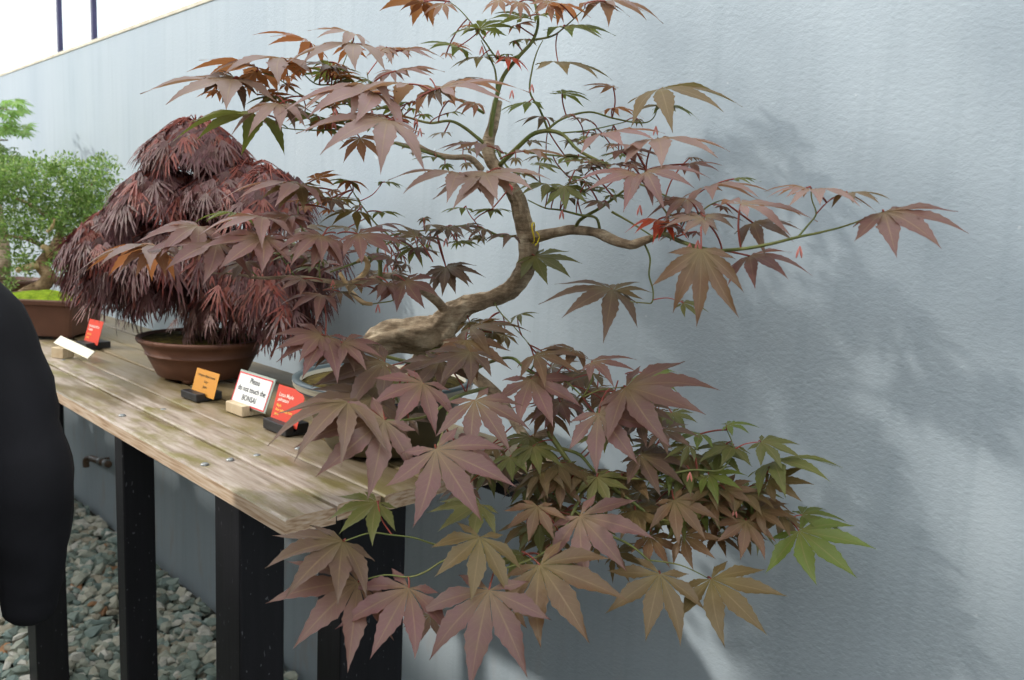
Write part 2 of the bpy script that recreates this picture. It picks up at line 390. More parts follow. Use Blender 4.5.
# ------------------------------------------------------------------ maple leaves
LOBES = [(0, 1.0, .126), (36, .95, .122), (-36, .95, .122), (73, .76, .103), (-73, .76, .103), (114, .42, .064), (-114, .42, .064)]
TS = [0, .1, .2, .27, .33, .39, .45, .51, .57, .63, .69, .75, .81, .87, .93, 1.0]
def lobe_w(t, L, w):
    prof = [(0, 0), (.15, .45), (.3, .82), (.42, 1), (.52, .98), (.64, .78), (.76, .5), (.86, .26), (.94, .09), (1, 0)]
    for (a, b), (c, d) in zip(prof, prof[1:]):
        if t <= c: r = b + (d - b) * (t - a) / (c - a); break
    return min(t * L * .31, r * w * 1.12) if t < .5 else r * w * 1.12
class Leaves:
    def __init__(s): s.v = []; s.f = []; s.uv = []; s.cf = []; s.cb = []
    def leaf(s, c, u, n, L, cf, cb, droop=.25, rnd=random, lobes=LOBES, petiole=None, width=1.0, fan=1.0):
        side = n.cross(u).normalized()
        k = droop; a = math.atan(k); sc_ = 1 / math.sqrt(1 + k * k)
        u2 = (u * math.cos(a) + n * math.sin(a)); n2 = (n * math.cos(a) - u * math.sin(a)); u, n = u2, n2
        L = L * sc_
        yoff = rnd.uniform(-.1, .1)
        for li, (ang, ln, w) in enumerate(lobes):
            ll = ln * rnd.uniform(.92, 1.06) if ang else ln
            ang *= fan
            if width < 1: ang = ang * (.8 + .2 * width)
            bend = rnd.uniform(-.12, .12) if ang else yoff * .5
            kd = k * rnd.uniform(.8, 1.5) if ang else k
            if abs(ang) > 60: kd *= 1.1
            fold = rnd.uniform(.15, .4)
            base = len(s.v); wl_ = w * width * (.88 if droop > .3 else 1)
            for i, t in enumerate(TS):
                r = t * ll; aa = math.radians(ang) + bend * t * t
                cx, cy = math.cos(aa), math.sin(aa)
                hw = lobe_w(t, ll, wl_)
                if t > .33 and i < 15: hw *= (1.07 if i % 2 else .93)
                z0 = -kd * r * r / max(ll, .3) if False else -kd * r * r
                for sgn in (-1, 0, 1):
                    x = r * cx - sgn * hw * cy; y = r * cy + sgn * hw * cx
                    z = z0 + abs(sgn) * fold * hw + (.012 * math.sin(9 * t + li) if sgn else 0) * (t > .3)
                    s.v.append(c + (u * x + side * y + n * z) * L)
                    s.uv.append((t * ll, sgn))
                    gg = max(0, 1 - t * 2.4) * .5
                    s.cf.append((cf[0] * (1 - gg) + .26 * gg, cf[1] * (1 - gg) + .22 * gg, cf[2] * (1 - gg) + .07 * gg, 1)); s.cb.append(cb)
            for i in range(len(TS) - 1):
                b0 = base + i * 3; b1 = b0 + 3
                s.f.append((b0 + 1, b0, b1, b1 + 1)); s.f.append((b0 + 1, b1 + 1, b1 + 2, b0 + 2))
        if petiole is not None:
            p0 = c; p2 = petiole; mid = (p0 + p2) / 2 - u * (p2 - p0).length * .15 + n * .005
            prev = None; dirv = (p2 - p0).normalized(); aa = dirv.cross(V((.3, .2, .9))).normalized(); bb = dirv.cross(aa)
            for i in range(7):
                t = i / 6; q = p0 * (1 - t) ** 2 + mid * 2 * t * (1 - t) + p2 * t * t
                b = len(s.v)
                for kk in range(4):
                    an = kk * math.pi / 2; s.v.append(q + (aa * math.cos(an) + bb * math.sin(an)) * .0014); s.uv.append((0, .5))
                    cc = (.36, .08, .06, 1); s.cf.append(cc); s.cb.append(cc)
                if prev is not None:
                    for kk in range(4): s.f.append((prev + kk, prev + (kk + 1) % 4, b + (kk + 1) % 4, b + kk))
                prev = b
    def build(s, name, mat, parent):
        me = bpy.data.meshes.new(name)
        me.from_pydata([tuple(x) for x in s.v], [], s.f); me.update()
        ca = me.color_attributes.new('front', 'FLOAT_COLOR', 'POINT'); cb = me.color_attributes.new('back', 'FLOAT_COLOR', 'POINT')
        ca.data.foreach_set('color', [x for c in s.cf for x in c]); cb.data.foreach_set('color', [x for c in s.cb for x in c])
        uv = me.uv_layers.new(name='vein')
        uv.data.foreach_set('uv', [x for l in me.loops for x in s.uv[l.vertex_index]])
        return link(name, me, mat, parent, True)
UPW = V((0, 0, 1))
def leaf_frame(c, dx, dy, tilt, roll=0.0):
    v = (c - EYE).normalized(); cam_ = -v
    up = (UPW - cam_ * UPW.dot(cam_)).normalized()
    t = math.radians(tilt); n = cam_ * math.cos(t) + up * math.sin(t)
    sd_ = up.cross(cam_); n = (n + sd_ * roll).normalized()
    d = RIGHT * dx + DOWN * dy; d = d - v * d.dot(v)
    vn = v.dot(n)
    lam = -(d.dot(n)) / (vn if abs(vn) > .05 else .05)
    m = d.length * 1.0
    lam = max(-m, min(m, lam))
    u = d + v * lam; L = u.length; u = u / L
    n = (n - u * n.dot(u)).normalized()
    return u, n, L

# ------------------------------------------------------------------ the big maple
random.seed(11)
maple = empty('maple_bonsai', (-1.43, 1.03, ZT)); tag(maple, 'large twisting maple bonsai with broad purple-bronze leaves at the bench end', 'bonsai tree')
def path(*a): return [P(*q) for q in a]
SEGS = []          # sample points of every branch for the petioles
def branch(pts, rad, mat, name='branch', seg=8, lump=.12):
    bm = bmesh.new(); tube(bm, pts, rad, seg, lump, seed=len(SEGS), smooth_n=5)
    q, _ = smoothpath([V(p) for p in pts], rad, 5); SEGS.extend(q)
    return from_bm(name, bm, mat, maple, True, True)
# trunk
branch(path((369, 346, 1.66), (373, 343, 1.66), (384, 340, 1.66), (402, 336, 1.66), (420, 334, 1.65), (438, 330, 1.64), (452, 316, 1.63), (468, 305, 1.62), (492, 298, 1.61), (512, 288, 1.6), (524, 270, 1.59), (528, 250, 1.58), (525, 228, 1.57), (521, 210, 1.56), (516, 196, 1.55), (510, 187, 1.54)),
       [.012, .024, .029, .032, .032, .030, .024, .019, .0175, .0185, .019, .0175, .0165, .0155, .014, .013], MBARK, 'trunk', 40, .26)
branch(path((432, 330, 1.65), (434, 345, 1.67), (424, 365, 1.71), (408, 385, 1.75), (400, 396, 1.76)), [.026, .027, .028, .032, .036], MBARK, 'trunk', 32, .28)
branch([P(508, 189, 1.535), P(511, 186, 1.535)], [.010, .008], flat('pink_wound_seal', sr(205, 84, 84)), 'wound_seal', 10, .1)
branch(path((517, 200, 1.56), (508, 185, 1.58), (498, 170, 1.6), (490, 158, 1.6), (488, 142, 1.6), (493, 125, 1.6), (497, 106, 1.6), (498, 101, 1.6)), [.013, .0125, .012, .012, .012, .010, .0095, .009], MBARK, 'branch', 10, .2)
branch(path((440, 330, 1.65), (455, 350, 1.62), (470, 372, 1.58), (489, 388, 1.54), (508, 410, 1.5), (520, 430, 1.46), (529, 441, 1.44), (538, 436, 1.43), (548, 432, 1.42)), [.022, .015, .013, .012, .010, .0085, .0085, .0075, .007], MBARK, 'branch', 10, .25)
branch(path((532, 238, 1.57), (548, 234, 1.53), (570, 230, 1.48), (594, 232, 1.44), (612, 240, 1.41), (630, 245, 1.38), (640, 242, 1.36), (652, 238, 1.34)), [.013, .010, .0085, .008, .0085, .0078, .007, .006], MBARK, 'branch', 10, .22)
GT = [  # green and red-brown twigs: list of points, radius from, radius to
 ([(652, 238, 1.34), (664, 234, 1.3), (682, 242, 1.26), (710, 250, 1.2), (741, 249, 1.15), (770, 244, 1.12), (798, 237, 1.1), (822, 232, 1.09), (848, 225, 1.08), (883, 212, 1.07)], .005, .0012),
 ([(798, 237, 1.1), (808, 225, 1.1), (816, 214, 1.1), (812, 200, 1.11), (811, 189, 1.11)], .0018, .001),
 ([(816, 214, 1.1), (830, 200, 1.09), (846, 194, 1.08)], .0012, .0009),
 ([(490, 145, 1.6), (492, 120, 1.58), (497, 95, 1.57), (504, 75, 1.56), (520, 55, 1.55), (533, 40, 1.54), (538, 20, 1.53), (532, -8, 1.52)], .0065, .003),
 ([(533, 40, 1.54), (552, 36, 1.52), (566, 26, 1.5), (585, 8, 1.48)], .003, .001),
 ([(520, 55, 1.55), (500, 60, 1.55), (485, 42, 1.55), (476, 29, 1.54), (462, 12, 1.53), (450, 2, 1.52)], .003, .001),
 ([(497, 92, 1.57), (495, 70, 1.56), (488, 55, 1.56), (481, 40, 1.55)], .003, .001),
 ([(548, 130, 1.58), (540, 110, 1.56), (530, 92, 1.55), (532, 70, 1.55), (537, 52, 1.54), (543, 40, 1.54)], .0032, .001),
 ([(495, 152, 1.6), (480, 140, 1.59), (465, 128, 1.58), (450, 121, 1.57), (430, 123, 1.56), (410, 118, 1.55), (398, 114, 1.54)], .005, .0022),
 ([(484, 113, 1.6), (470, 105, 1.58), (455, 98, 1.57), (440, 88, 1.56)], .004, .0015),
 ([(482, 170, 1.6), (470, 158, 1.58), (450, 157, 1.56), (430, 152, 1.54), (410, 140, 1.52), (395, 128, 1.5), (385, 118, 1.49)], .0085, .003),
 ([(440, 156, 1.55), (420, 150, 1.53), (400, 145, 1.52), (376, 136, 1.5)], .005, .0018),
 ([(398, 114, 1.54), (385, 108, 1.52), (365, 110, 1.5), (345, 104, 1.48), (330, 108, 1.47)], .003, .0014),
 ([(398, 114, 1.54), (375, 118, 1.5), (350, 128, 1.47), (330, 130, 1.46), (305, 130, 1.45), (284, 128, 1.44), (265, 123, 1.43)], .0028, .001),
 ([(365, 110, 1.5), (350, 92, 1.48), (335, 85, 1.47), (316, 84, 1.46), (300, 71, 1.45), (282, 60, 1.45)], .0024, .001),
 ([(330, 108, 1.47), (312, 100, 1.46), (296, 92, 1.46), (280, 80, 1.45), (258, 72, 1.44), (240, 80, 1.43)], .002, .0009),
 ([(345, 104, 1.48), (338, 80, 1.48), (345, 60, 1.48), (352, 40, 1.48)], .0018, .0009),
 ([(367, 75, 1.49), (378, 60, 1.5), (386, 50, 1.5)], .0014, .0008),
 ([(365, 110, 1.5), (369, 90, 1.49), (367, 72, 1.49)], .0016, .0009),
 ([(500, 165, 1.59), (515, 150, 1.56), (535, 133, 1.54), (560, 133, 1.52), (578, 150, 1.5), (600, 162, 1.48), (619, 176, 1.46), (640, 184, 1.43), (670, 198, 1.4)], .006, .0018),
 ([(545, 132, 1.53), (562, 119, 1.52), (589, 112, 1.5), (612, 118, 1.48), (641, 123, 1.47), (654, 117, 1.46), (660, 96, 1.45)], .0032, .001),
 ([(560, 133, 1.52), (590, 130, 1.5), (625, 122, 1.48)], .0022, .001),
 ([(525, 152, 1.56), (560, 156, 1.52), (590, 158, 1.49), (612, 165, 1.47)], .003, .001),
 ([(497, 150, 1.6), (510, 170, 1.57), (530, 176, 1.55), (545, 186, 1.52)], .003, .001),
 ([(600, 232, 1.44), (596, 218, 1.43), (580, 215, 1.42), (560, 210, 1.44), (545, 208, 1.46), (528, 200, 1.52)], .0035, .0014),
 ([(576, 229, 1.47), (580, 220, 1.45), (600, 208, 1.42), (618, 195, 1.4), (640, 178, 1.38), (646, 170, 1.37)], .005, .0012),
 ([(612, 212, 1.4), (630, 222, 1.38), (655, 238, 1.34)], .003, .0015),
 ([(664, 234, 1.3), (668, 218, 1.28), (662, 206, 1.28), (655, 195, 1.29)], .003, .0012),
 ([(668, 214, 1.28), (690, 218, 1.24), (710, 205, 1.22), (722, 200, 1.2)], .0022, .001),
 ([(644, 243, 1.36), (650, 258, 1.35), (649, 275, 1.35), (653, 290, 1.35), (652, 302, 1.35), (645, 303, 1.36), (622, 300, 1.38), (605, 292, 1.4)], .0022, .0012),
 ([(652, 300, 1.35), (668, 298, 1.34), (684, 303, 1.33)], .0014, .0009),
 ([(446, 312, 1.63), (438, 302, 1.6), (425, 292, 1.57), (408, 282, 1.54), (392, 276, 1.52), (378, 278, 1.5), (362, 282, 1.48), (344, 283, 1.46), (320, 280, 1.44), (295, 277, 1.42), (258, 278, 1.4), (237, 274, 1.39), (209, 273, 1.38)], .012, .0016),
 ([(380, 277, 1.5), (380, 266, 1.5), (379, 256, 1.49), (370, 258, 1.48), (352, 264, 1.46), (330, 272, 1.44)], .006, .0022),
 ([(380, 260, 1.49), (378, 248, 1.48), (392, 240, 1.48), (376, 224, 1.48), (362, 206, 1.47), (358, 200, 1.47), (352, 190, 1.47)], .0028, .0012),
 ([(358, 202, 1.47), (372, 195, 1.47), (380, 186, 1.47)], .0014, .0008),
 ([(295, 277, 1.42), (285, 262, 1.41), (272, 246, 1.4), (255, 240, 1.4)], .002, .001),
 ([(320, 280, 1.44), (318, 258, 1.43), (312, 240, 1.42), (300, 225, 1.42), (298, 205, 1.42), (300, 190, 1.42)], .0022, .001),
 ([(258, 278, 1.4), (235, 255, 1.4), (215, 245, 1.4), (200, 235, 1.39), (170, 245, 1.38)], .0018, .0009),
 ([(516, 236, 1.58), (500, 236, 1.56), (480, 228, 1.54), (460, 226, 1.52), (430, 230, 1.5), (405, 232, 1.49), (390, 236, 1.48)], .0035, .0012),
 ([(480, 228, 1.54), (470, 215, 1.53), (466, 207, 1.52)], .0014, .0009),
 ([(378, 277, 1.5), (395, 298, 1.5), (378, 303, 1.49), (362, 305, 1.48)], .002, .001),
 ([(492, 298, 1.61), (500, 312, 1.58), (515, 328, 1.55), (530, 345, 1.5)], .002, .001),
 ([(470, 372, 1.58), (490, 362, 1.52), (512, 358, 1.46), (530, 372, 1.42), (560, 378, 1.38), (583, 397, 1.35)], .005, .0014),
 ([(583, 397, 1.35), (592, 380, 1.33), (592, 363, 1.32)], .0016, .0011),
 ([(583, 397, 1.35), (600, 390, 1.33), (624, 387, 1.31)], .0016, .0011),
 ([(548, 432, 1.42), (556, 443, 1.41), (566, 458, 1.4), (576, 472, 1.38), (582, 490, 1.36), (574, 510, 1.34), (560, 535, 1.32), (540, 555, 1.3), (500, 570, 1.27)], .0065, .0016),
 ([(560, 448, 1.41), (580, 455, 1.39), (596, 472, 1.36), (620, 478, 1.34), (650, 480, 1.33), (672, 490, 1.33)], .004, .0018),
 ([(576, 472, 1.38), (600, 480, 1.36), (630, 500, 1.34), (660, 520, 1.33), (700, 515, 1.33), (745, 520, 1.33), (790, 520, 1.33)], .0045, .0012),
 ([(650, 480, 1.33), (690, 470, 1.34), (720, 470, 1.34), (733, 450, 1.35), (727, 430, 1.36)], .0028, .001),
 ([(700, 475, 1.34), (735, 490, 1.34), (766, 482, 1.34)], .0018, .001),
 ([(733, 450, 1.35), (745, 444, 1.35), (758, 442, 1.35)], .0014, .001),
 ([(574, 510, 1.34), (600, 530, 1.32), (630, 545, 1.3), (648, 560, 1.28), (658, 572, 1.27)], .003, .0013),
 ([(648, 560, 1.28), (680, 565, 1.28), (708, 578, 1.28)], .0018, .001),
 ([(500, 570, 1.27), (470, 540, 1.24), (440, 545, 1.22), (415, 538, 1.2), (392, 535, 1.19), (370, 533, 1.18), (345, 541, 1.17)], .0022, .0011),
 ([(392, 535, 1.19), (382, 520, 1.2), (378, 504, 1.2)], .0013, .001),
 ([(500, 545, 1.26), (450, 558, 1.2), (425, 572, 1.18), (408, 577, 1.17), (385, 575, 1.17), (360, 581, 1.17)], .002, .0011),
 ([(489, 388, 1.54), (470, 392, 1.45), (450, 400, 1.36), (430, 415, 1.3), (405, 420, 1.26), (385, 420, 1.25)], .005, .0015),
 ([(440, 345, 1.66), (420, 362, 1.55), (400, 360, 1.45), (370, 352, 1.38), (345, 345, 1.34), (325, 338, 1.32)], .006, .0015),
 ([(450, 400, 1.36), (445, 425, 1.28), (437, 447, 1.22)], .003, .0012),
 ([(455, 350, 1.62), (462, 345, 1.55), (468, 332, 1.5)], .003, .0012),
 ([(530, 372, 1.42), (535, 362, 1.41), (534, 356, 1.4)], .002, .0012),
]
for pts, r0, r1 in GT:
    n = len(pts); rr = [.8 * (r0 + (r1 - r0) * i / (n - 1)) for i in range(n)]
    branch(path(*pts), rr, MREDTWIG if r0 < .0015 else (MBARK if r0 > .0066 and pts[0][0] < 500 and pts[0][1] > 150 else MGREENBARK), 'twig' if r0 < .0026 else 'branch', 6, .1)

# leaf colours: front, back
COL = {'P': (sr(116, 80, 80), sr(150, 92, 42)), 'B': (sr(116, 84, 62), sr(140, 98, 42)), 'G': (sr(106, 110, 58), sr(108, 118, 40)), 'Y': (sr(106, 122, 52), sr(108, 124, 44)),
       'O': (sr(144, 100, 78), sr(172, 106, 38)), 'D': (sr(110, 84, 76), sr(92, 84, 34)), 'R': (sr(190, 66, 44), sr(190, 70, 40)), 'K': (sr(144, 114, 110), sr(160, 112, 48)), 'M': (sr(112, 90, 60), sr(112, 104, 44))}
LV = [  # junction x,y, tip x,y, tilt, depth, colour
 # lower front
 (423,383,394,426,40,1.28,'P'),(475,400,509,452,38,1.24,'P'),(436,449,478,519,30,1.16,'P'),(384,420,322,476,35,1.20,'P'),(348,402,271,488,62,1.22,'D'),
 (321,335,276,350,46,1.30,'P'),(326,336,303,377,48,1.31,'P'),(343,343,384,358,52,1.30,'P'),(345,345,334,372,50,1.33,'D'),(385,362,314,388,46,1.34,'D'),(380,385,318,408,50,1.38,'D'),(470,352,440,385,50,1.40,'D'),(440,360,415,392,50,1.42,'D'),(372,398,320,438,50,1.3,'D'),(466,340,478,380,45,1.45,'B'),(470,328,516,338,65,1.5,'B'),
 (535,355,577,374,60,1.4,'B'),(531,379,554,425,42,1.36,'P'),(592,362,636,372,62,1.32,'P'),(626,387,699,415,48,1.3,'P'),(599,413,636,463,30,1.28,'P'),(574,350,545,362,62,1.42,'B'),
 (644,373,676,392,60,1.4,'Y'),(727,425,760,428,72,1.36,'Y'),(761,442,803,460,55,1.35,'G'),(733,446,698,464,60,1.36,'G'),(768,481,814,484,50,1.33,'M'),(773,462,828,480,68,1.36,'G'),
 (725,489,762,492,45,1.33,'B'),(712,502,736,522,40,1.33,'B'),(674,500,706,540,35,1.3,'B'),(756,511,798,519,50,1.32,'B'),(799,531,852,577,40,1.31,'Y'),(802,515,848,523,68,1.34,'Y'),
 (746,521,742,560,30,1.31,'B'),(660,574,644,638,25,1.25,'M'),(711,579,762,634,35,1.26,'M'),(580,516,626,568,30,1.26,'P'),(597,477,612,507,35,1.34,'G'),(561,478,559,510,30,1.35,'B'),
 (537,506,529,543,32,1.27,'B'),(480,504,441,532,48,1.25,'G'),(510,457,512,482,50,1.36,'G'),(459,446,505,451,55,1.3,'P'),(343,541,287,592,48,1.19,'D'),(358,582,295,642,28,1.17,'P'),
 (409,588,372,655,28,1.16,'P'),(489,590,470,685,22,1.13,'P'),(540,565,588,638,28,1.18,'B'),(480,537,471,600,28,1.17,'M'),(377,502,340,533,45,1.22,'G'),(515,610,540,620,50,1.3,'B'),
 (430,615,420,640,40,1.3,'D'),(640,455,684,485,50,1.36,'D'),(630,473,650,500,45,1.38,'M'),(635,510,646,542,40,1.34,'M'),(683,536,714,560,35,1.32,'B'),(650,536,668,568,35,1.33,'B'),
 (700,434,672,446,65,1.38,'Y'),(560,402,545,430,50,1.42,'P'),(600,525,590,545,40,1.36,'G'),(690,455,675,480,55,1.38,'M'),(720,452,716,480,45,1.38,'G'),(663,430,690,448,50,1.37,'D'),
 # top
 (444,4,432,21,70,1.5,'O'),(419,1,378,12,100,1.5,'O'),(424,2,409,18,85,1.5,'O'),(477,29,449,36,100,1.52,'G'),(480,29,508,22,100,1.52,'G'),(458,47,427,50,96,1.5,'G'),(522,18,495,14,100,1.53,'G'),
 (481,57,456,67,92,1.54,'M'),(508,57,522,71,80,1.54,'R'),(528,39,514,46,95,1.54,'M'),(549,1,551,23,75,1.48,'O'),(560,4,581,25,85,1.46,'O'),(605,1,648,22,80,1.4,'K'),(519,2,520,14,75,1.5,'O'),
 (500,0,492,13,70,1.5,'O'),(564,27,603,36,92,1.46,'G'),(558,62,598,78,84,1.48,'M'),(613,87,583,86,88,1.46,'K'),(660,89,730,116,82,1.42,'M'),(664,106,635,112,96,1.44,'M'),(666,106,692,117,96,1.44,'G'),
 (613,108,634,117,98,1.46,'O'),(562,94,586,96,97,1.5,'G'),(529,102,506,115,94,1.52,'G'),(544,117,521,127,92,1.52,'D'),(590,2,620,12,80,1.42,'K'),(540,15,560,18,98,1.5,'G'),
 (605,133,653,140,72,1.36,'K'),(621,150,661,158,70,1.34,'K'),(656,139,714,157,76,1.32,'K'),(689,164,719,171,74,1.34,'P'),(646,172,692,188,64,1.22,'P'),(636,174,590,192,66,1.24,'P'),(734,179,755,183,92,1.36,'G'),
 (708,187,757,197,78,1.28,'K'),(687,199,663,221,68,1.22,'P'),(741,204,805,217,78,1.14,'K'),(703,219,662,228,66,1.16,'D'),(705,217,745,222,70,1.18,'D'),(753,223,791,242,62,1.2,'D'),(750,256,788,278,60,1.24,'P'),
 (701,249,699,328,12,1.08,'B'),(658,220,635,234,70,1.28,'R'),(666,222,672,238,60,1.27,'R'),(806,188,763,192,80,1.1,'K'),(815,189,858,206,78,1.08,'K'),(848,193,880,204,80,1.08,'M'),(884,212,938,246,68,1.06,'P'),
 (487,173,456,209,62,1.28,'K'),(484,174,533,189,68,1.28,'K'),(459,173,404,192,72,1.32,'K'),(484,145,446,151,78,1.42,'K'),(525,151,565,157,80,1.4,'K'),(547,184,521,197,78,1.44,'G'),(564,186,566,211,55,1.42,'G'),
 (560,188,582,200,80,1.44,'D'),(492,209,474,217,92,1.5,'G'),(494,209,511,213,94,1.5,'G'),(464,208,446,213,92,1.5,'G'),(484,229,470,238,70,1.5,'D'),(452,226,478,238,72,1.48,'D'),(448,228,432,240,72,1.46,'D'),
 (509,235,487,243,74,1.5,'D'),(535,256,571,277,58,1.56,'G'),(518,315,534,318,75,1.5,'G'),(612,289,566,318,66,1.4,'D'),(612,292,640,282,82,1.4,'M'),(683,303,709,313,60,1.34,'G'),(494,322,482,328,72,1.52,'M'),
 # left
 (233,79,168,106,74,1.40,'K'),(234,77,222,104,60,1.42,'D'),(256,67,204,80,100,1.44,'O'),(256,72,248,100,82,1.43,'O'),(281,58,227,74,78,1.42,'K'),(284,62,284,84,85,1.44,'O'),(311,43,267,46,102,1.46,'O'),
 (352,33,318,38,78,1.40,'K'),(356,44,302,64,74,1.38,'K'),(349,46,353,64,85,1.45,'O'),(386,48,378,61,76,1.44,'K'),(390,48,414,58,92,1.45,'O'),(402,51,436,55,82,1.44,'K'),(329,66,304,66,82,1.42,'D'),(331,66,357,73,82,1.42,'D'),
 (349,79,331,78,102,1.48,'G'),(392,71,380,85,72,1.42,'K'),(396,71,436,75,82,1.42,'K'),(440,88,514,95,82,1.32,'K'),(409,84,349,104,80,1.3,'K'),(436,88,441,107,72,1.33,'D'),(374,93,308,116,74,1.3,'K'),(366,85,312,108,78,1.32,'K'),
 (388,120,320,154,62,1.24,'K'),(392,120,407,137,70,1.26,'K'),(318,116,288,126,104,1.45,'G'),(279,104,250,137,64,1.34,'K'),(285,104,296,131,64,1.35,'D'),(256,115,182,149,88,1.34,'G'),(285,98,254,110,100,1.42,'G'),
 (360,138,364,163,70,1.46,'O'),(335,105,310,108,98,1.46,'O'),(350,120,330,128,104,1.44,'G'),(325,122,318,134,85,1.44,'O'),(372,82,350,78,98,1.46,'G'),(460,82,485,80,88,1.5,'D'),(475,103,461,116,72,1.55,'O'),
 (405,281,423,309,50,1.38,'P'),(384,283,357,291,68,1.38,'P'),(388,283,400,302,62,1.38,'P'),(446,267,455,294,45,1.5,'D'),(446,267,470,286,62,1.5,'D'),(358,234,393,256,58,1.32,'P'),(323,236,313,270,52,1.30,'P'),(320,236,290,266,60,1.3,'P'),
 (413,248,409,263,60,1.44,'G'),(418,248,430,259,70,1.44,'P'),(264,237,223,269,58,1.28,'P'),(266,237,273,261,55,1.28,'P'),(217,242,170,269,64,1.3,'P'),(219,243,221,268,50,1.31,'P'),(264,217,217,235,72,1.32,'K'),
 (155,246,101,265,72,1.3,'K'),(157,246,138,277,62,1.31,'O'),(150,250,105,276,98,1.33,'O'),(198,226,160,256,66,1.32,'P'),(200,227,183,256,55,1.33,'P'),(237,213,205,223,96,1.36,'G'),(188,223,167,232,102,1.36,'O'),
 (289,216,268,236,66,1.34,'P'),(291,216,312,225,72,1.34,'P'),(295,184,242,199,78,1.36,'K'),(300,184,278,210,70,1.38,'M'),(316,179,336,171,100,1.4,'O'),(349,181,331,186,98,1.42,'G'),(349,181,360,193,90,1.42,'O'),
 (385,182,400,188,95,1.46,'G'),(357,211,330,227,90,1.42,'M'),(381,212,397,217,95,1.44,'G'),(377,226,402,232,78,1.4,'P'),(422,238,441,242,76,1.42,'D'),(416,237,404,228,82,1.42,'M'),(303,279,280,291,68,1.32,'P'),
 (322,295,290,312,66,1.34,'P'),(340,292,352,302,66,1.36,'D'),(322,198,305,205,92,1.4,'G'),(332,200,345,212,70,1.4,'D'),(244,262,232,282,60,1.36,'D'),(355,285,330,292,75,1.36,'M'),(430,225,455,232,78,1.44,'M'),
]
def near_seg(c, u):
    best = None; bd = 9
    for q in SEGS:
        d = (q - c).length + .3 * max(0, (q - c).dot(u))
        if d < bd: bd = d; best = q
    return best, bd
recs = []
for i, (cx, cy, tx, ty, tilt, d, col) in enumerate(LV):
    if col in 'KO': tilt += 9
    c = P(cx, cy, d)
    dx = (tx - cx) * d / FPX; dy = (ty - cy) * d / FPX
    random.seed(1000 + i)
    u, n, L = leaf_frame(c, dx, dy, tilt, random.uniform(-.22, .22))
    L = max(.045, min(L, .15))
    cf, cb = COL[col]; j = random.uniform(.86, 1.14); jg = random.uniform(.94, 1.08)
    cf = (cf[0] * j, cf[1] * j * jg, cf[2] * j, 1); cb = (cb[0] * j, cb[1] * j * jg, cb[2] * j, 1)
    droop = random.uniform(.12, .26) if tilt < 60 else random.uniform(.22, .42)
    q, bd = near_seg(c, u)
    pet = q if bd < .09 else c - u * .05 - UPW * .02
    recs.append((math.hypot(tx - cx, ty - cy), i, (c, u, n, L, cf, cb, droop), pet))
recs.sort(key=lambda r: -r[0])
rest = Leaves()
for rank, (_, i, a, pet) in enumerate(recs):
    random.seed(2000 + i)
    if rank < 100:
        lf = Leaves(); lf.leaf(*a, petiole=pet, width={(701, 249): .72, (343, 541): .85, (348, 402): .8}.get(LV[i][:2], 1.0), fan={(701, 249): .76, (343, 541): .84, (348, 402): .8, (884, 212): .8, (487, 173): .85}.get(LV[i][:2], .94 if 44 < LV[i][4] < 72 else 1.0)); lf.build('leaf', MLEAF, maple)
    else: rest.leaf(*a, petiole=pet)
# the smaller leaves filling in behind
random.seed(77)
FILL = [ # x,y, spread x,y, count, tilt, depth, size px, colours
 (600,500,80,45,26,45,1.42,34,'GMBM'),(690,485,70,40,24,50,1.40,36,'GMYG'),(560,390,60,25,12,60,1.5,28,'DBM'),(520,470,60,40,14,50,1.42,28,'GMD'),(640,420,50,30,12,60,1.42,28,'MGD'),
 (400,400,50,30,10,60,1.5,28,'DGM'),(600,180,60,25,14,84,1.45,24,'GMD'),(560,160,70,25,14,86,1.55,22,'GMG'),(690,215,40,22,10,78,1.3,26,'DMP'),(440,150,50,20,8,88,1.6,22,'GM'),
 (350,112,50,20,16,102,1.5,26,'GOO'),(320,72,50,16,14,106,1.47,28,'OOG'),(250,85,45,12,8,106,1.44,28,'O'),(425,105,40,12,6,100,1.5,22,'OG'),(500,45,60,25,8,95,1.58,20,'GMO'),(340,245,70,25,22,76,1.46,26,'MPG'),(330,195,45,18,12,90,1.46,18,'GOM'),
 (240,245,70,25,14,76,1.42,26,'MOP'),(430,232,55,18,14,82,1.54,20,'MDG'),(400,275,40,14,8,76,1.5,22,'DM'),(560,540,60,35,10,45,1.36,30,'MBG'),(740,510,50,30,10,48,1.4,26,'GMB'),(480,325,40,12,5,70,1.58,18,'GM'),
 (600,130,50,20,8,92,1.5,18,'GD'),(655,160,40,20,8,80,1.36,22,'KD')]
for (x, y, sx_, sy_, cnt, tilt, d, sz, cols) in FILL:
    for k in range(cnt):
        a = random.uniform(0, 6.28); r = math.sqrt(random.random())
        px = x + sx_ * r * math.cos(a); py = y + sy_ * r * math.sin(a); dd = d + random.uniform(-.07, .07)
        c = P(px, py, dd); an = random.uniform(0, 6.28) if tilt > 70 else random.gauss(math.pi / 2, .8)
        s_ = sz * random.uniform(.75, 1.2) * dd / FPX
        dx, dy = math.cos(an) * s_, abs(math.sin(an)) * s_ * (.35 if tilt > 70 else 1)
        u, n, L = leaf_frame(c, dx, dy, tilt + random.uniform(-12, 12), random.uniform(-.3, .3)); L = max(.022, min(L, .07))
        cf, cb = COL[random.choice(cols)]; j = random.uniform(.8, 1.1)
        cf = (cf[0] * j, cf[1] * j, cf[2] * j, 1); cb = (cb[0] * j, cb[1] * j, cb[2] * j, 1)
        q, bd = near_seg(c, u)
        rest.leaf(c, u, n, L, cf, cb, random.uniform(.15, .4), petiole=q if bd < .12 else c - u * .04)
tag(rest.build('foliage', MLEAF, maple), kind='stuff')
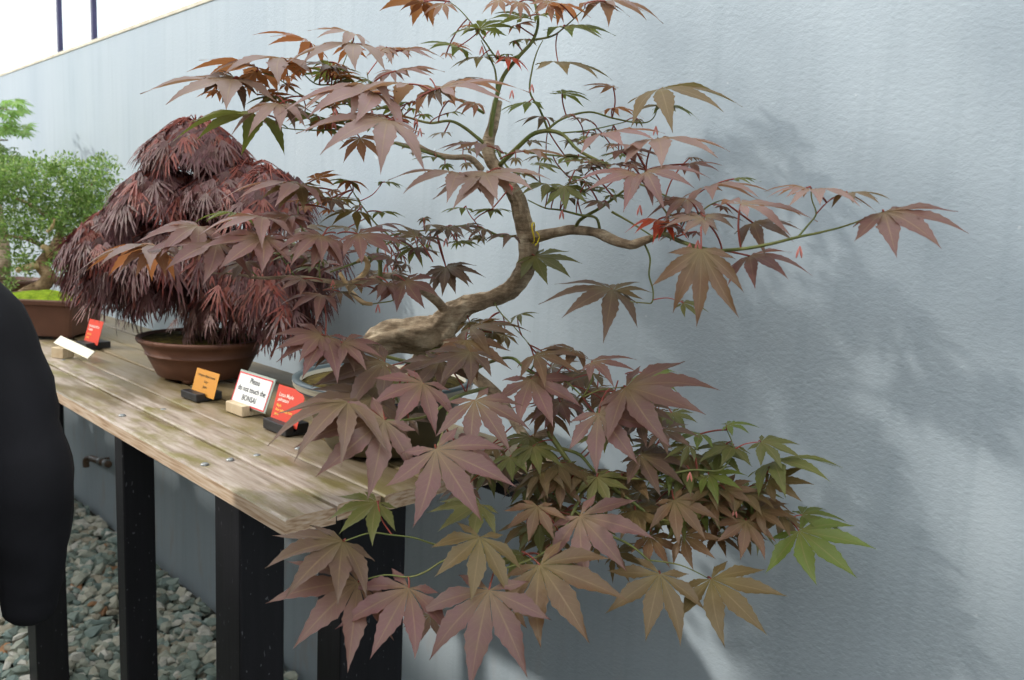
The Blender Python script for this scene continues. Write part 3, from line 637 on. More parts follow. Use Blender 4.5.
# paired pink seeds
MSEED = flat('pink_seed', sr(206, 128, 116), .5)
for (x, y, d) in ((482,46,1.54),(498,50,1.54),(512,90,1.53),(532,84,1.53),(656,126,1.44),(800,246,1.1),(372,110,1.47),(334,120,1.44),(335,108,1.43),(416,118,1.53),(420,128,1.52),(446,238,1.5),(562,210,1.42),(378,304,1.47),(333,280,1.42),(288,264,1.38),(212,276,1.36),(640,205,1.27),(690,243,1.2),(698,240,1.2),(592,485,1.34),(690,472,1.32),(735,508,1.31),(560,470,1.4),(440,352,1.5),(395,262,1.46),(386,264,1.46)):
    c = P(x, y, d); bm = bmesh.new()
    for sgn in (-1, 1):
        s_ = RIGHT * sgn
        tube(bm, [c, c + s_ * .0012 - UPW * .004, c + s_ * .0026 - UPW * .010, c + s_ * .0038 - UPW * .016], [.0006, .0012, .0018, .0005], 6, smooth_n=3)
    from_bm('seed_pair', bm, MSEED, maple, True, True)
# yellow cord tied at the fork
bm = bmesh.new(); pts = []
c0 = P(536, 236, 1.535)
for k in range(14):
    a = k / 13 * 6.28; pts.append(P(533, 233, 1.555) + (UPW * math.cos(a) + FWD * math.sin(a)) * .019 + RIGHT * .003 * math.sin(k))
tube(bm, pts, .0014, 6, smooth_n=2); tube(bm, [c0 + UPW * .008, c0 + RIGHT * .006, c0 - UPW * .01 + RIGHT * .004, c0 - UPW * .018 - RIGHT * .001], .0013, 6)
o = from_bm('tie_cord', bm, flat('yellow_cord', sr(222, 200, 40)), maple, True, True); tag(o, 'yellow cord')
# small bleached snag
branch(path((352, 282, 1.45), (362, 276, 1.45), (368, 266, 1.45), (364, 258, 1.45), (357, 262, 1.45)), [.003, .0045, .005, .0045, .002], MDEAD, 'snag', 8, .2)
branch(path((340, 273, 1.43), (350, 290, 1.42), (362, 302, 1.42), (372, 304, 1.43)), [.003, .0038, .004, .003], MDEAD, 'snag', 8, .2)

# its glazed pot
pot = empty('bonsai_pot', (-1.43, 1.03, ZT)); tag(pot, 'round bonsai pot with blue and cream rim under the large maple', 'plant pot')
bm = bmesh.new(); lathe(bm, [(.09, .012), (.115, .016), (.135, .05), (.158, .10), (.172, .135), (.175, .142)], 64)
from_bm('body', bm, m_simple('olive_brown_glaze', sr(66, 62, 44), sr(96, 84, 58), 8, .35, .5, .1), pot, smooth=True)
bm = bmesh.new(); lathe(bm, [(.175, .138), (.184, .141), (.189, .148), (.187, .153), (.191, .156), (.191, .162), (.187, .164), (.177, .163), (.172, .145)], 64)
mr = Mat('blue_cream_glaze', .4, .35); sp = mr.node('ShaderNodeSeparateXYZ'); mr.l.new(mr.coords(), sp.inputs[0])
mp = mr.node('ShaderNodeMapRange', i_1=.138, i_2=.165); mr.l.new(sp.outputs[2], mp.inputs[0])
mr.color(mr.ramp(mp.outputs[0], [(0, sr(34, 52, 92)), (.22, sr(40, 62, 104)), (.3, sr(168, 160, 138)), (.7, sr(176, 172, 156)), (.78, sr(70, 84, 92)), (.96, sr(78, 90, 92))]))
o = from_bm('rim', bm, mr.m, pot, smooth=True); tag(o, 'blue and cream glazed rim')
bm = bmesh.new(); lathe(bm, [(.1745, .142), (.173, .150), (.10, .164), (.02, .170)], 48); from_bm('soil', bm, MSOIL, pot, smooth=True)
for k in range(3):
    a = k * 2.09 + .4; bm = bmesh.new(); lathe(bm, [(.012, 0.0045), (.016, .012), (.016, .018)], 14, center=(.085 * math.cos(a), .085 * math.sin(a), 0)); from_bm('foot', bm, MPOTA, pot, smooth=True)

# ------------------------------------------------------------------ weeping red maple in its pot
AX, AY = -2.385, 1.055
pot = empty('bonsai_pot', (AX, AY, ZT)); pot.scale = (1.1, 1.1, 1.12); tag(pot, 'wide brown unglazed pot under the weeping red maple', 'plant pot')
bm = bmesh.new(); lathe(bm, [(.118, .012), (.122, .014), (.138, .045), (.150, .068), (.1535, .069), (.1535, .073), (.151, .074), (.166, .098), (.173, .101), (.177, .108), (.175, .113), (.165, .113), (.160, .095)], 64, 1.0, .93)
from_bm('body', bm, MPOTA, pot, smooth=True)
bm = bmesh.new(); lathe(bm, [(.163, .098), (.161, .106), (.10, .112), (.02, .118)], 48, 1, .93); from_bm('soil', bm, MSOIL, pot, smooth=True)
for k in range(4):
    a = k * 1.571 + .785; bm = bmesh.new(); lathe(bm, [(.016, .0045), (.02, .012), (.02, .016)], 14, center=(.1 * math.cos(a), .095 * math.sin(a), 0)); from_bm('foot', bm, MPOTA, pot, smooth=True)
red = empty('weeping_maple_bonsai', (AX, AY, ZT + .11)); tag(red, 'weeping maple bonsai with a mound of thread-like dark red leaves', 'bonsai tree')
bm = bmesh.new(); b = V((AX, AY, ZT + .105))
tube(bm, [b, b + V((.01, 0, .06)), b + V((-.02, .02, .14)), b + V((.01, .0, .24)), b + V((0, 0, .34)), b + V((0, 0, .44))], [.04, .03, .026, .022, .015, .008], 12, .25)
from_bm('trunk', bm, MBARK, red, True, True)
random.seed(3)
TL = Leaves()
THREAD = [(0, 1, .028), (13, .93, .028), (-13, .93, .028), (27, .82, .026), (-27, .82, .026), (45, .62, .024), (-45, .62, .024)]
def thread_leaf(c, out, L, cf, cb):
    # weeping leaf: axis mostly down, face outward
    u = (out * random.uniform(.15, .7) - UPW + V((random.gauss(0, .22), random.gauss(0, .22), 0))).normalized()
    n = (out + UPW * .5 + V((random.gauss(0, .25), random.gauss(0, .25), 0))); n = (n - u * n.dot(u)).normalized()
    sd_ = n.cross(u)
    k = random.uniform(.0, .25)
    for (ang, ln, w) in THREAD:
        ang = math.radians(ang + random.uniform(-6, 6)); ll = ln * L * random.uniform(.85, 1.1)
        d = u * math.cos(ang) + sd_ * math.sin(ang); pd = (sd_ * math.cos(ang) - u * math.sin(ang))
        base = len(TL.v); N = 6
        for i in range(N + 1):
            t = i / N
            w_ = w * L * (math.sin(math.pi * min(1, t * .9 + .1)) ** .7) * (1.5 if i % 2 else .7)
            q = c + d * ll * t + (n * -k * t * t - UPW * .22 * t * t * abs(math.sin(ang))) * ll
            for s_, up_ in ((-1, .3), (0, 0), (1, .3)):
                TL.v.append(q + pd * (s_ * w_) + n * (up_ * w_)); TL.uv.append((t, s_)); TL.cf.append(cf); TL.cb.append(cb)
        for i in range(N):
            b0 = base + i * 3; b1 = b0 + 3
            TL.f.append((b0 + 1, b0, b1, b1 + 1)); TL.f.append((b0 + 1, b1 + 1, b1 + 2, b0 + 2))
# skirts: centre px, top y, half width px, drop px -> mounds
DA = 2.45
PX = DA / FPX
MOUNDS = [  # px, py top, radius m (image), depth radius, drop height m, count
 (196, 117, .15, .14, .10, 190), (165, 162, .16, .16, .13, 150), (250, 160, .24, .18, .11, 210), (300, 168, .14, .14, .14, 130), (120, 205, .17, .15, .15, 150),
 (195, 215, .25, .20, .15, 190), (118, 238, .16, .15, .13, 130), (285, 235, .19, .17, .16, 150), (142, 250, .16, .15, .12, 80), (245, 262, .16, .14, .12, 90), (325, 250, .10, .12, .16, 80), (300, 290, .13, .12, .09, 70)]
IX = V((RIGHT.x, RIGHT.y, 0)).normalized(); IY = V((FWD.x, FWD.y, 0)).normalized()
nb = bmesh.new()
for (mx_, my_, rx, ry, dh, cnt) in MOUNDS:
    top = P(mx_, my_, DA)
    if top.y > WY - .22: top.y = WY - .22
    hub = V((AX, AY, min(top.z - .03, 1.55)))
    tube(nb, [hub - UPW * .12, hub * .5 + top * .5 + UPW * .0, top - UPW * .03], [.012, .008, .004], 6, .2)
    for k in range(int(cnt * 1.6)):
        a = random.uniform(0, 6.28); r = math.sqrt(random.random())
        out = (IX * math.cos(a) + IY * math.sin(a)).normalized()
        p = top + IX * (rx * r * math.cos(a)) + IY * (ry * r * math.sin(a)) - UPW * (dh * (r ** 2.2) * random.uniform(.75, 1.05)) - UPW * .012
        if p.y > WY - .13: continue
        j = random.uniform(.7, 1.25)
        if random.random() < .25: cf = (.21 * j, .032 * j, .026 * j, 1)
        else: cf = (.12 * j, .034 * j, .044 * j, 1)
        cb = (.09 * j, .025 * j, .02 * j, 1)
        thread_leaf(p, out, random.uniform(.07, .115), cf, cb)
        if k % 5 == 0: tube(nb, [top - UPW * .02, (top + p) / 2 + UPW * .012, p], [.0028, .002, .001], 4, smooth_n=2, cap=False)
# hanging curtains below
for k in range(430):
    px = random.uniform(78, 348); lim = 250 + 45 * math.sin((px - 60) / 290 * 3.1)
    py = random.uniform(245, 300 if px < 150 else 292) if px < 300 else random.uniform(240, 290)
    if 150 < px < 194: py = random.uniform(230, 250)
    if px < 112: py = min(py, 272)
    p = P(px, py, DA + random.uniform(-.16, .14))
    if p.y > WY - .13: p.y = WY - .13 - random.random() * .05
    out = V((p.x - AX, p.y - AY, 0)).normalized(); j = random.uniform(.6, 1.1)
    thread_leaf(p, out, random.uniform(.08, .125), (.1 * j, .03 * j, .038 * j, 1), (.07 * j, .02 * j, .018 * j, 1))
for k in range(110):     # foliage falling in front of the trunk
    p = P(random.gauss(208, 15), random.uniform(275, 332), 2.33 + random.uniform(-.05, .1)); j = random.uniform(.7, 1.2)
    thread_leaf(p, V((0, -1, 0)), random.uniform(.05, .075), (.13 * j, .05 * j, .05 * j, 1), (.1 * j, .04 * j, .03 * j, 1))
TL.build('foliage', MTHREAD, red)
o = from_bm('branch', nb, m_simple('dark_red_bark', sr(90, 34, 26), sr(128, 58, 40), 30), red, True, True)

# ------------------------------------------------------------------ left: green shrub bonsai
gp = empty('bonsai_pot', (-3.455, .915, ZT), math.radians(46)); tag(gp, 'rectangular dark brown pot holding the gnarled green shrub bonsai', 'plant pot')
def rect_pot(parent, hx, hy, h, mat):
    bm = bmesh.new(); rings = []
    prof = [(.86, .014), (.88, .016), (.97, h - .03), (.975, h - .022), (1.03, h - .018), (1.04, h - .004), (1.03, h), (.96, h), (.95, h - .03)]
    for s_, z in prof:
        ring = []
        x, y = hx * s_, hy - hx * (1 - s_); c = .018; 
        for (sx_, sy_) in ((1, 1), (-1, 1), (-1, -1), (1, -1)):
            for a in (0, 45, 90):
                base = {(1, 1): 0, (-1, 1): 90, (-1, -1): 180, (1, -1): 270}[(sx_, sy_)]
                an = math.radians(base + a)
                ring.append(bm.verts.new((sx_ * (x - c) + c * math.cos(an), sy_ * (y - c) + c * math.sin(an), z)))
        rings.append(ring)
    n = 12
    for i in range(len(rings) - 1):
        for k in range(n): bm.faces.new((rings[i][k], rings[i][(k + 1) % n], rings[i + 1][(k + 1) % n], rings[i + 1][k]))
    bm.faces.new(rings[0][::-1]); bm.faces.new(rings[-1])
    o = from_bm('body', bm, mat, parent)
    for sx_ in (-1, 1):
        for sy_ in (-1, 1):
            b2 = bmesh.new(); x = sx_ * (hx * .86 - .035); y = sy_ * (hy - hx * .14 - .03)
            box(b2, (x - .03, y - .022, .0045), (x + .03, y + .022, .018), .004); from_bm('foot', b2, mat, parent)
rect_pot(gp, .175, .135, .15, MPOT0)
bm = bmesh.new(); box(bm, (-.155, -.115, .11), (.155, .115, .142), .01)
for f in bmesh.ops.subdivide_edges(bm, edges=bm.edges[:], cuts=6, use_grid_fill=True)['geom']: pass
for v in bm.verts:
    if v.co.z > .13: v.co.z += .028 * max(0, 1 - (v.co.x / .16) ** 2) * max(0, 1 - (v.co.y / .12) ** 2) + .012 * noise.noise(v.co * 20)
from_bm('moss', bm, MMOSS, gp, smooth=True)
gs = empty('shrub_bonsai', (-3.62, 1.05, ZT + .15)); tag(gs, 'green small-leaved shrub bonsai with pale gnarled trunk, left of the red maple', 'bonsai tree')
D0 = 3.35
bm = bmesh.new()
tube(bm, path((18, 298, 3.3), (30, 290, 3.3), (42, 285, 3.3), (48, 277, 3.3), (44, 270, 3.3), (40, 266, 3.3), (45, 258, 3.3), (52, 252, 3.32), (58, 244, 3.35), (62, 225, 3.4)), [.020, .022, .026, .027, .025, .022, .021, .026, .024, .012], 12, .3)
tube(bm, path((58, 281, 3.35), (66, 284, 3.4), (70, 292, 3.4)), [.02, .018, .018], 10, .3)
tube(bm, path((62, 225, 3.4), (30, 205, 3.4), (10, 195, 3.4)), [.012, .008, .005], 8, .2)
tube(bm, path((62, 225, 3.4), (80, 200, 3.45), (95, 180, 3.5)), [.012, .008, .005], 8, .2)
tube(bm, path((52, 252, 3.35), (30, 240, 3.35), (5, 235, 3.35)), [.012, .008, .005], 8, .2)
from_bm('trunk', bm, m_bark('gnarled_bark', sr(84, 66, 50), sr(150, 122, 92), sr(196, 168, 132)), gs, True, True)
bm = bmesh.new(); tube(bm, path((38, 265, 3.28), (28, 267, 3.26), (20, 269, 3.25), (17, 272, 3.25)), [.018, .013, .011, .006], 10, .3)
tube(bm, path((50, 256, 3.28), (48, 250, 3.26), (44, 247, 3.25), (42, 249, 3.25)), [.016, .014, .011, .006], 10, .3)
tube(bm, path((47, 232, 3.2), (52, 227, 3.2), (55, 219, 3.2)), [.006, .007, .003], 8, .3)
from_bm('deadwood', bm, MDEAD, gs, True, True)
def tuft_leaves(L, p, size, n, colf, flatk=.6):
    for _ in range(n):
        d = V((random.gauss(0, 1), random.gauss(0, 1), random.gauss(.5, .9))).normalized()
        u = d; n_ = u.cross(V((random.random(), random.random(), random.random()))).normalized(); s_ = n_.cross(u)
        q = p + d * size * random.uniform(.1, .9); ln = size * random.uniform(.5, .9); w = ln * .2
        b = len(L.v); cf = colf(); 
        for co, uv in ((q, (0, 0)), (q + u * ln * .5 - s_ * w + n_ * w * .4, (.5, -1)), (q + u * ln, (1, 0)), (q + u * ln * .5 + s_ * w + n_ * w * .4, (.5, 1))):
            L.v.append(co); L.uv.append(uv); L.cf.append(cf); L.cb.append((cf[0] * .9, cf[1] * .95, cf[2] * .6, 1))
        L.f.append((b, b + 1, b + 2)); L.f.append((b, b + 2, b + 3))
random.seed(21)
def greens(lo=.7, hi=1.3):
    def f():
        j = random.uniform(lo, hi); r = random.random()
        return (.20 * j, .33 * j, .09 * j, 1) if r < .6 else ((.12 * j, .21 * j, .06 * j, 1) if r < .85 else (.36 * j, .44 * j, .18 * j, 1))
    return f
SL = Leaves()
PADS = [(8, 175, 28, 18), (40, 172, 28, 14), (72, 176, 22, 14), (103, 172, 16, 12), (20, 200, 30, 16), (60, 205, 30, 18), (95, 195, 24, 16), (10, 230, 24, 14), (45, 232, 26, 14), (75, 225, 22, 18), (20, 262, 14, 14), (62, 262, 16, 14), (98, 215, 16, 14), (-30, 190, 40, 22), (-30, 235, 30, 20), (84, 250, 14, 14), (5, 285, 10, 8)]
for (x, y, rx, ry) in PADS:
    for k in range(int(rx * ry * .27)):
        a = random.uniform(0, 6.28); r = math.sqrt(random.random())
        p = P(x + rx * r * math.cos(a), y + ry * r * math.sin(a) + random.gauss(0, 4), D0 + random.uniform(-.16, .16))
        p.y = min(p.y, WY - .08)
        tuft_leaves(SL, p, .024, 10, greens())
SL.build('foliage', MSMALL, gs)
# ------------------------------------------------------------------ far left: bright green maple
gm_ = empty('green_maple_bonsai', (-4.75, 1.08, ZT + .1)); tag(gm_, 'bright green lacy maple bonsai at the far left edge', 'bonsai tree')
random.seed(8)
bm = bmesh.new(); b = V((-4.75, 1.08, ZT + .1)); tp = P(-15, 120, 4.0)
tube(bm, [b, b + V((.05, 0, .12)), b + V((-.02, 0, .3)), (b + tp) / 2 + V((0, 0, .1)), tp], [.035, .03, .025, .02, .01], 10, .2)
for (x, y) in ((10, 110), (8, 140), (5, 165), (-40, 110)): tube(bm, [(b + tp) / 2 + V((0, 0, .1)), P(x - 20, y + 5, 4.0), P(x, y, 4.0)], [.012, .007, .003], 6)
from_bm('trunk', bm, MBARK, gm_, True, True)
GL = Leaves()
for (x, y, rx, ry, n) in ((8, 108, 20, 9, 42), (12, 128, 20, 9, 42), (2, 152, 16, 8, 26), (8, 160, 18, 6, 20), (-30, 115, 30, 20, 50), (12, 170, 20, 6, 24), (-30, 160, 30, 12, 26)):
    for k in range(n):
        a = random.uniform(0, 6.28); r = math.sqrt(random.random())
        c = P(x + rx * r * math.cos(a), y + ry * r * math.sin(a), 3.95 + random.uniform(-.15, .2))
        c.y = min(c.y, WY - .1)
        s_ = .05; an = random.uniform(-.6, .9)
        u, nn, L = leaf_frame(c, math.cos(an) * s_ * random.choice([1, 1, -1]), abs(math.sin(an)) * s_, random.uniform(45, 100), random.uniform(-.4, .4))
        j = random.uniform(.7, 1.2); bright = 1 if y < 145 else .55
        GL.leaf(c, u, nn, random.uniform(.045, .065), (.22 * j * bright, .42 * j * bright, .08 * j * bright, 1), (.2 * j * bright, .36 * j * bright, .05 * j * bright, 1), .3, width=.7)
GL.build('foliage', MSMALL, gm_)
gp2 = empty('bonsai_pot', (-4.75, 1.08, ZT)); tag(gp2, 'dark brown pot of the green maple at the far left edge', 'plant pot')
bm = bmesh.new(); lathe(bm, [(.12, .012), (.13, .014), (.17, .09), (.18, .095), (.18, .11), (.165, .11), (.16, .09)], 40); from_bm('body', bm, MPOT0, gp2, smooth=True)
bm = bmesh.new(); lathe(bm, [(.16, .085), (.155, .095), (.02, .105)], 32); from_bm('soil', bm, MSOIL, gp2, smooth=True)
for k in range(3):
    a = k * 2.09; bm = bmesh.new(); lathe(bm, [(.016, .0045), (.02, .012), (.02, .016)], 14, center=(.1 * math.cos(a), .095 * math.sin(a), 0)); from_bm('foot', bm, MPOT0, gp2, smooth=True)

# ------------------------------------------------------------------ signs
def text_obj(name, s, size, loc, mat, parent, shear=0.0, align='LEFT', bold=0.0):
    cu = bpy.data.curves.new(name, 'FONT'); cu.body = s; cu.size = size; cu.align_x = align; cu.shear = shear; cu.offset = bold
    o = bpy.data.objects.new('t', cu); C.objects.link(o); bpy_update()
    me = bpy.data.meshes.new_from_object(o.evaluated_get(bpy.context.evaluated_depsgraph_get())); bpy.data.objects.remove(o)
    me.materials.clear(); t = link(name, me, mat, parent, smooth=False); t.location = loc; t.rotation_euler = (math.pi / 2, 0, 0)
    return t
def sign(name, label, x, y, zc, yaw, lean, w, h, card, texts, holder, holder_mat, border=None, roll=0.0, thick=.0012, cat='sign', group=None, acrylic=False):
    root = empty(name, (x, y, ZT + .0045), yaw); tag(root, label, cat, group)
    piv = bpy.data.objects.new('card', None)
    Mx = Matrix.Translation((0, 0, zc - ZT - .0045)) @ Matrix.Rotation(-lean, 4, 'X') @ Matrix.Rotation(roll, 4, 'Y')
    bm = bmesh.new(); box(bm, (-w / 2, 0, 0), (w / 2, thick, h), .0002)
    cd = from_bm('card', bm, card, root); cd.matrix_basis = Mx
    if border:
        bm = bmesh.new(); bw = .0035
        for lo, hi in (((-w/2, -.0004, 0), (w/2, 0, bw)), ((-w/2, -.0004, h-bw), (w/2, 0, h)), ((-w/2, -.0004, bw), (-w/2+bw, 0, h-bw)), ((w/2-bw, -.0004, bw), (w/2, 0, h-bw))): box(bm, lo, hi)
        from_bm('border', bm, border, cd)
    if acrylic:
        bm = bmesh.new(); box(bm, (-w / 2 - .003, thick, -.002), (w / 2 + .006, thick + .0022, h + .005), .0004); from_bm('backing', bm, flat('clear_acrylic_edge', sr(168, 178, 168), .2), cd)
    for (s, size, tx, tz, mat, al, sh) in texts: text_obj('lettering', s, size, (tx, -.0006, tz), mat, cd, sh, al, .0002)
    hw, hd, hh, ox = holder
    bm = bmesh.new()
    box(bm, (ox - hw / 2, -hd * .45, 0), (ox + hw / 2, -.0015, hh), .002)
    box(bm, (ox - hw / 2, .006, 0), (ox + hw / 2, hd * .75, hh * 1.05), .002); box(bm, (ox - hw / 2, -.0015, 0), (ox + hw / 2, .006, hh * .35), .0005)
    from_bm('holder', bm, holder_mat, root)
    return root
CRED = flat('red_card', sr(214, 70, 50)); CORG = flat('orange_card', sr(206, 142, 56)); CWHT = flat('white_card', sr(226, 226, 222)); TXW = flat('white_ink', sr(246, 226, 214)); TXY = flat('yellow_ink', sr(246, 190, 90)); TXK = flat('grey_ink', sr(60, 60, 64)); TXB = flat('brown_ink', sr(110, 84, 40)); BRED = flat('red_ink', sr(206, 60, 66))
MHW = m_simple('pale_wood_block', sr(186, 164, 132), sr(214, 198, 168), 20, .6, .3, .1, stretch=(1, 10, 1))
sign('plant_sign', 'red card in a black holder nearest the large maple pot', -1.681, .931, ZT + .02, .03, .283, .115, .085, CRED,
     [('Lotus Maple', .0125, -.045, .060, TXW, 'LEFT', .1), ('palmatum', .0115, -.045, .049, TXW, 'LEFT', .3), ('Maple', .0085, -.045, .036, TXY, 'LEFT', 0), ('Acer palmatum form', .0085, -.045, .026, TXY, 'LEFT', 0), ('Japan', .0085, -.045, .016, TXY, 'LEFT', 0)],
     (.10, .05, .024, 0), MBLACK)
sign('notice_sign', 'white card with red border asking not to touch, between orange and red cards', -1.871, .938, ZT + .025, .038, .351, .158, .078, CWHT,
     [('Please', .019, .004, .056, TXK, 'CENTER', 0), ('do not touch the', .019, .0, .034, TXK, 'CENTER', 0), ('BONSAI', .019, 0, .012, TXK, 'CENTER', 0)],
     (.082, .05, .026, -.022), MHW, BRED, acrylic=True)
sign('plant_sign', 'orange card in a black holder before the weeping red maple pot', -2.084, .920, ZT + .015, .066, .271, .118, .067, CORG,
     [('Weeping Maple bonsai', .0095, 0, .049, TXB, 'CENTER', 0), ('Acer', .010, .004, .034, TXB, 'CENTER', 0), ('Japan', .010, .004, .021, TXB, 'CENTER', 0)],
     (.085, .06, .020, -.02), MBLACK)
sign('plant_sign', 'small red card in a black holder beside the rectangular brown pot', -3.062, .955, ZT + .018, .109, .283, .105, .085, CRED,
     [('Rhododendron', .0125, -.042, .058, TXW, 'LEFT', 0), ('Azalea', .0125, -.042, .046, TXW, 'LEFT', .2), ('indicum', .010, -.042, .030, TXY, 'LEFT', 0), ('Japan', .010, -.042, .018, TXY, 'LEFT', 0)],
     (.08, .07, .022, .0), MBLACK)
r = empty('wooden_label', (-2.862, .835, ZT + .004), .493); tag(r, 'blank pale wooden label tilted on a small block near the left bonsai', 'label')
bm = bmesh.new(); box(bm, (-.088, 0, 0), (.088, .004, .032), .001)
cd = from_bm('plate', bm, flat('cream_wood', sr(232, 226, 204), .5), r); cd.matrix_basis = Matrix.Translation((0.008, -.012, .030)) @ Matrix.Rotation(-.8, 4, 'X') @ Matrix.Rotation(.27, 4, 'Y')
bm = bmesh.new(); box(bm, (-.07, -.012, 0), (-.022, .035, .034), .002); from_bm('block', bm, MHW, r)

# ------------------------------------------------------------------ person at the left
pr = empty('person', (-1.62, .12, 0)); tag(pr, 'person in black jacket and brown trousers standing at the left edge, hand in pocket', 'person')
def skin_mesh(name, chains, mat, parent, levels=2):
    # chains: list of ([(point, radius)...], attach_index or None); first chain's first vertex is the root
    vs = []; es = []; rs = []
    for ch, at in chains:
        prev = at
        for (p, r_) in ch:
            vs.append(V(p)); rs.append(r_); i = len(vs) - 1
            if prev is not None: es.append((prev, i))
            prev = i
    me = bpy.data.meshes.new(name); me.from_pydata([tuple(v) for v in vs], es, []); me.update()
    o = bpy.data.objects.new(name, me); C.objects.link(o)
    m = o.modifiers.new('skin', 'SKIN'); m.use_smooth_shade = True
    for i, r_ in enumerate(rs):
        sv = me.skin_vertices[0].data[i]; sv.radius = r_ if isinstance(r_, tuple) else (r_, r_); sv.use_root = (i == 0)
    o.modifiers.new('sub', 'SUBSURF').levels = levels; o.modifiers['sub'].render_levels = levels
    bpy_update()
    nm = bpy.data.meshes.new_from_object(o.evaluated_get(bpy.context.evaluated_depsgraph_get())); bpy.data.objects.remove(o)
    nm.name = name; nm.materials.clear()
    return link(name, nm, mat, parent, True)
RS = P(-20, 290, 1.33); EL = P(34, 486, 1.30); WR = P(31, 602, 1.36)       # right shoulder, elbow, wrist
cx_, cy_ = RS.x - .01, RS.y - .19
LS = V((cx_, cy_ - .19, RS.z)); hip = V((cx_ - .02, cy_, .93))
body = skin_mesh('body', [
 ([(hip, (.13, .15)), (hip + V((0, 0, .15)), (.11, .14)), (V((cx_, cy_, 1.25)), (.11, .15)), (V((cx_, cy_, 1.40)), (.06, .09)), (V((cx_ - .005, cy_, 1.53)), .055), (V((cx_ - .02, cy_, 1.60)), .05)], None),
 ([(RS + V((-.0, -.04, 0)), .05), ((RS + EL) / 2, .042), (EL, .036), ((EL + WR) / 2, .032), (WR, .025)], 3),
 ([(LS + V((0, .04, 0)), .05), (LS + V((.05, -.05, -.27)), .04), (LS + V((-.10, -.04, -.50)), .026)], 3),
 ([(hip + V((0, .09, -.08)), .085), (hip + V((-.03, .10, -.45)), .055), (hip + V((.02, .10, -.86)), .04), (hip + V((-.13, .11, -.89)), .035)], 0),
 ([(hip + V((0, -.09, -.08)), .085), (hip + V((-.0, -.10, -.45)), .055), (hip + V((.04, -.10, -.86)), .04), (hip + V((-.11, -.11, -.89)), .035)], 0)], MSKIN, pr)
# head with a face, turned to the plants (towards -x, slightly +y)
bm = bmesh.new(); bmesh.ops.create_uvsphere(bm, u_segments=40, v_segments=28, radius=1)
hc = V((cx_ - .03, cy_, 1.70))
for v in bm.verts:
    x, y, z = v.co                     # face looks to -x
    w = 1 - .22 * max(0, -z) ** 1.5
    px = x * .096 * (1 if x > 0 else .98); py = y * .073 * w; pz = z * .118
    if x < 0:
        px -= .022 * math.exp(-((y / .2) ** 2 + ((z + .12) / .2) ** 2))          # nose
        px += .008 * (math.exp(-(((abs(y) - .36) / .17) ** 2 + ((z - .08) / .13) ** 2)))   # eye sockets
        px -= .006 * math.exp(-((y / .32) ** 2 + ((z + .47) / .07) ** 2)); px -= .005 * math.exp(-((y / .35) ** 2 + ((z + .85) / .15) ** 2))
    v.co = (px, py, pz)
Mh = Matrix.Translation(hc) @ Matrix.Rotation(-.35, 4, 'Z')
for v in bm.verts: v.co = Mh @ v.co
for sgn in (-1, 1):
    g = bmesh.ops.create_uvsphere(bm, u_segments=12, v_segments=8, radius=1)
    for v in g['verts']: v.co = Mh @ V((v.co.x * .018 + .008, sgn * (.074 + v.co.y * .007), v.co.z * .032 - .005))
head = from_bm('head', bm, MSKIN, pr, True, True)
for sgn in (-1, 1):
    bm = bmesh.new(); bmesh.ops.create_uvsphere(bm, u_segments=12, v_segments=10, radius=.0115)
    for v in bm.verts: v.co = Mh @ (v.co + V((-.079, sgn * .027, .009)))
    from_bm('eye', bm, flat('eye_white', sr(225, 222, 215), .2), head, True, True)
bm = bmesh.new(); bmesh.ops.create_uvsphere(bm, u_segments=36, v_segments=24, radius=1)
for v in list(bm.verts):
    if v.co.z < -.55 or (v.co.x < -.45 and v.co.z < .45): bm.verts.remove(v)
for v in bm.verts:
    q = V((v.co.x * .106 + .006, v.co.y * .084, v.co.z * .126 + .006)); q *= 1 + .03 * noise.noise(v.co * 7); v.co = Mh @ q
o = from_bm('hair', bm, MHAIR, pr, True, True); s_ = o.modifiers.new('s', 'SOLIDIFY'); s_.thickness = .01
# jacket
def folds(o, amp=.006):
    for v in o.data.vertices:
        p = v.co; a = noise.noise(V((p.x * 9, p.y * 9, p.z * 16))) + .5 * noise.noise(V((p.x * 20, p.y * 20, p.z * 34)))
        v.co = p + v.normal * amp * a
jk = skin_mesh('jacket', [
 ([(V((cx_, cy_, .86)), (.155, .205)), (V((cx_, cy_, 1.02)), (.145, .185)), (V((cx_, cy_, 1.2)), (.14, .185)), (V((cx_, cy_, 1.36)), (.125, .165)), (V((cx_, cy_, 1.46)), (.085, .11)), (V((cx_, cy_, 1.52)), (.065, .068))], None),
 ([(RS + V((0, -.02, -.01)), .074), (RS * .75 + EL * .25, .071), ((RS + EL) / 2, .068), (RS * .2 + EL * .8, .064), (EL, .062), (EL * .5 + WR * .5, .058), (WR, .047), (WR + (WR - EL).normalized() * .035, .036)], 3),
 ([(LS + V((0, .02, -.01)), .074), (LS + V((.05, -.05, -.27)), .064), (LS + V((-.02, -.05, -.40)), .056), (LS + V((-.10, -.04, -.49)), .044)], 3)], MCLOTH, pr)
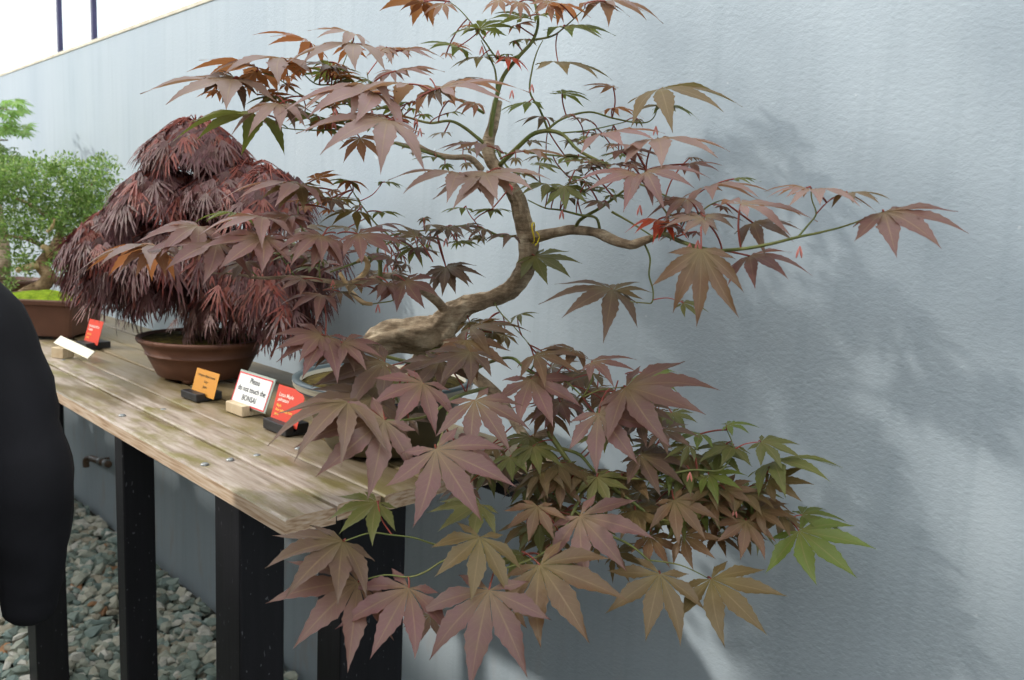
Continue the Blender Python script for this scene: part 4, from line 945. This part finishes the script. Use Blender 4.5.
folds(jk, .007)
bm = bmesh.new(); tube(bm, [V((cx_ + .005, cy_, 1.43)), V((cx_, cy_, 1.50)), V((cx_ - .005, cy_, 1.575))], [.135, .098, .066], 28, smooth_n=4); from_bm('collar', bm, MCLOTH, pr, True, True)
tr = skin_mesh('trousers', [
 ([(hip + V((0, 0, .02)), (.14, .17)), (hip + V((0, 0, -.06)), (.14, .165))], None),
 ([(hip + V((0, .09, -.16)), .105), (hip + V((-.03, .10, -.45)), .082), (hip + V((.01, .10, -.86)), .068)], 1),
 ([(hip + V((0, -.09, -.16)), .105), (hip + V((-.0, -.10, -.45)), .082), (hip + V((.03, -.10, -.86)), .068)], 1)], MTROUS, pr)
folds(tr, .005)
for sgn in (-1, 1):
    a = hip + V((.02 + (.02 if sgn < 0 else 0), sgn * .10, 0)); a.z = 0
    bm = bmesh.new(); tube(bm, [a + V((.06, 0, .04)), a + V((0, 0, .055)), a + V((-.10, sgn * .01, .045)), a + V((-.18, sgn * .012, .032))], [.036, .046, .046, .030], 14)
    for v in bm.verts: v.co.z = max(v.co.z, .004)
    from_bm('shoe', bm, MSHOE, pr, True, True)
# left hand hanging with five fingers
def hand(wr, d, side_, nrm, name='hand'):
    chains = [([(wr, .024), (wr + d * .045, (.036, .016)), (wr + d * .085, (.038, .014))], None)]
    for k, (off, ln) in enumerate(((-.027, .068), (-.009, .078), (.009, .073), (.027, .058))):
        b = wr + d * .09 + side_ * off
        chains.append(([(b, .0095), (b + d * ln * .45 + nrm * .004, .0088), (b + d * ln * .78 + nrm * .014, .008), (b + d * ln + nrm * .026, .0068)], 2))
    b = wr + d * .035 - side_ * .034; chains.append(([(b, .012), (b + d * .03 - side_ * .02 + nrm * .006, .0105), (b + d * .055 - side_ * .024 + nrm * .014, .0085)], 1))
    return skin_mesh(name, chains, MSKIN, pr, 2)
lw = LS + V((-.10, -.04, -.50)); hand(lw, V((-.35, 0, -1)).normalized(), V((-.9, 0, .3)).normalized(), V((0, 1, 0)))
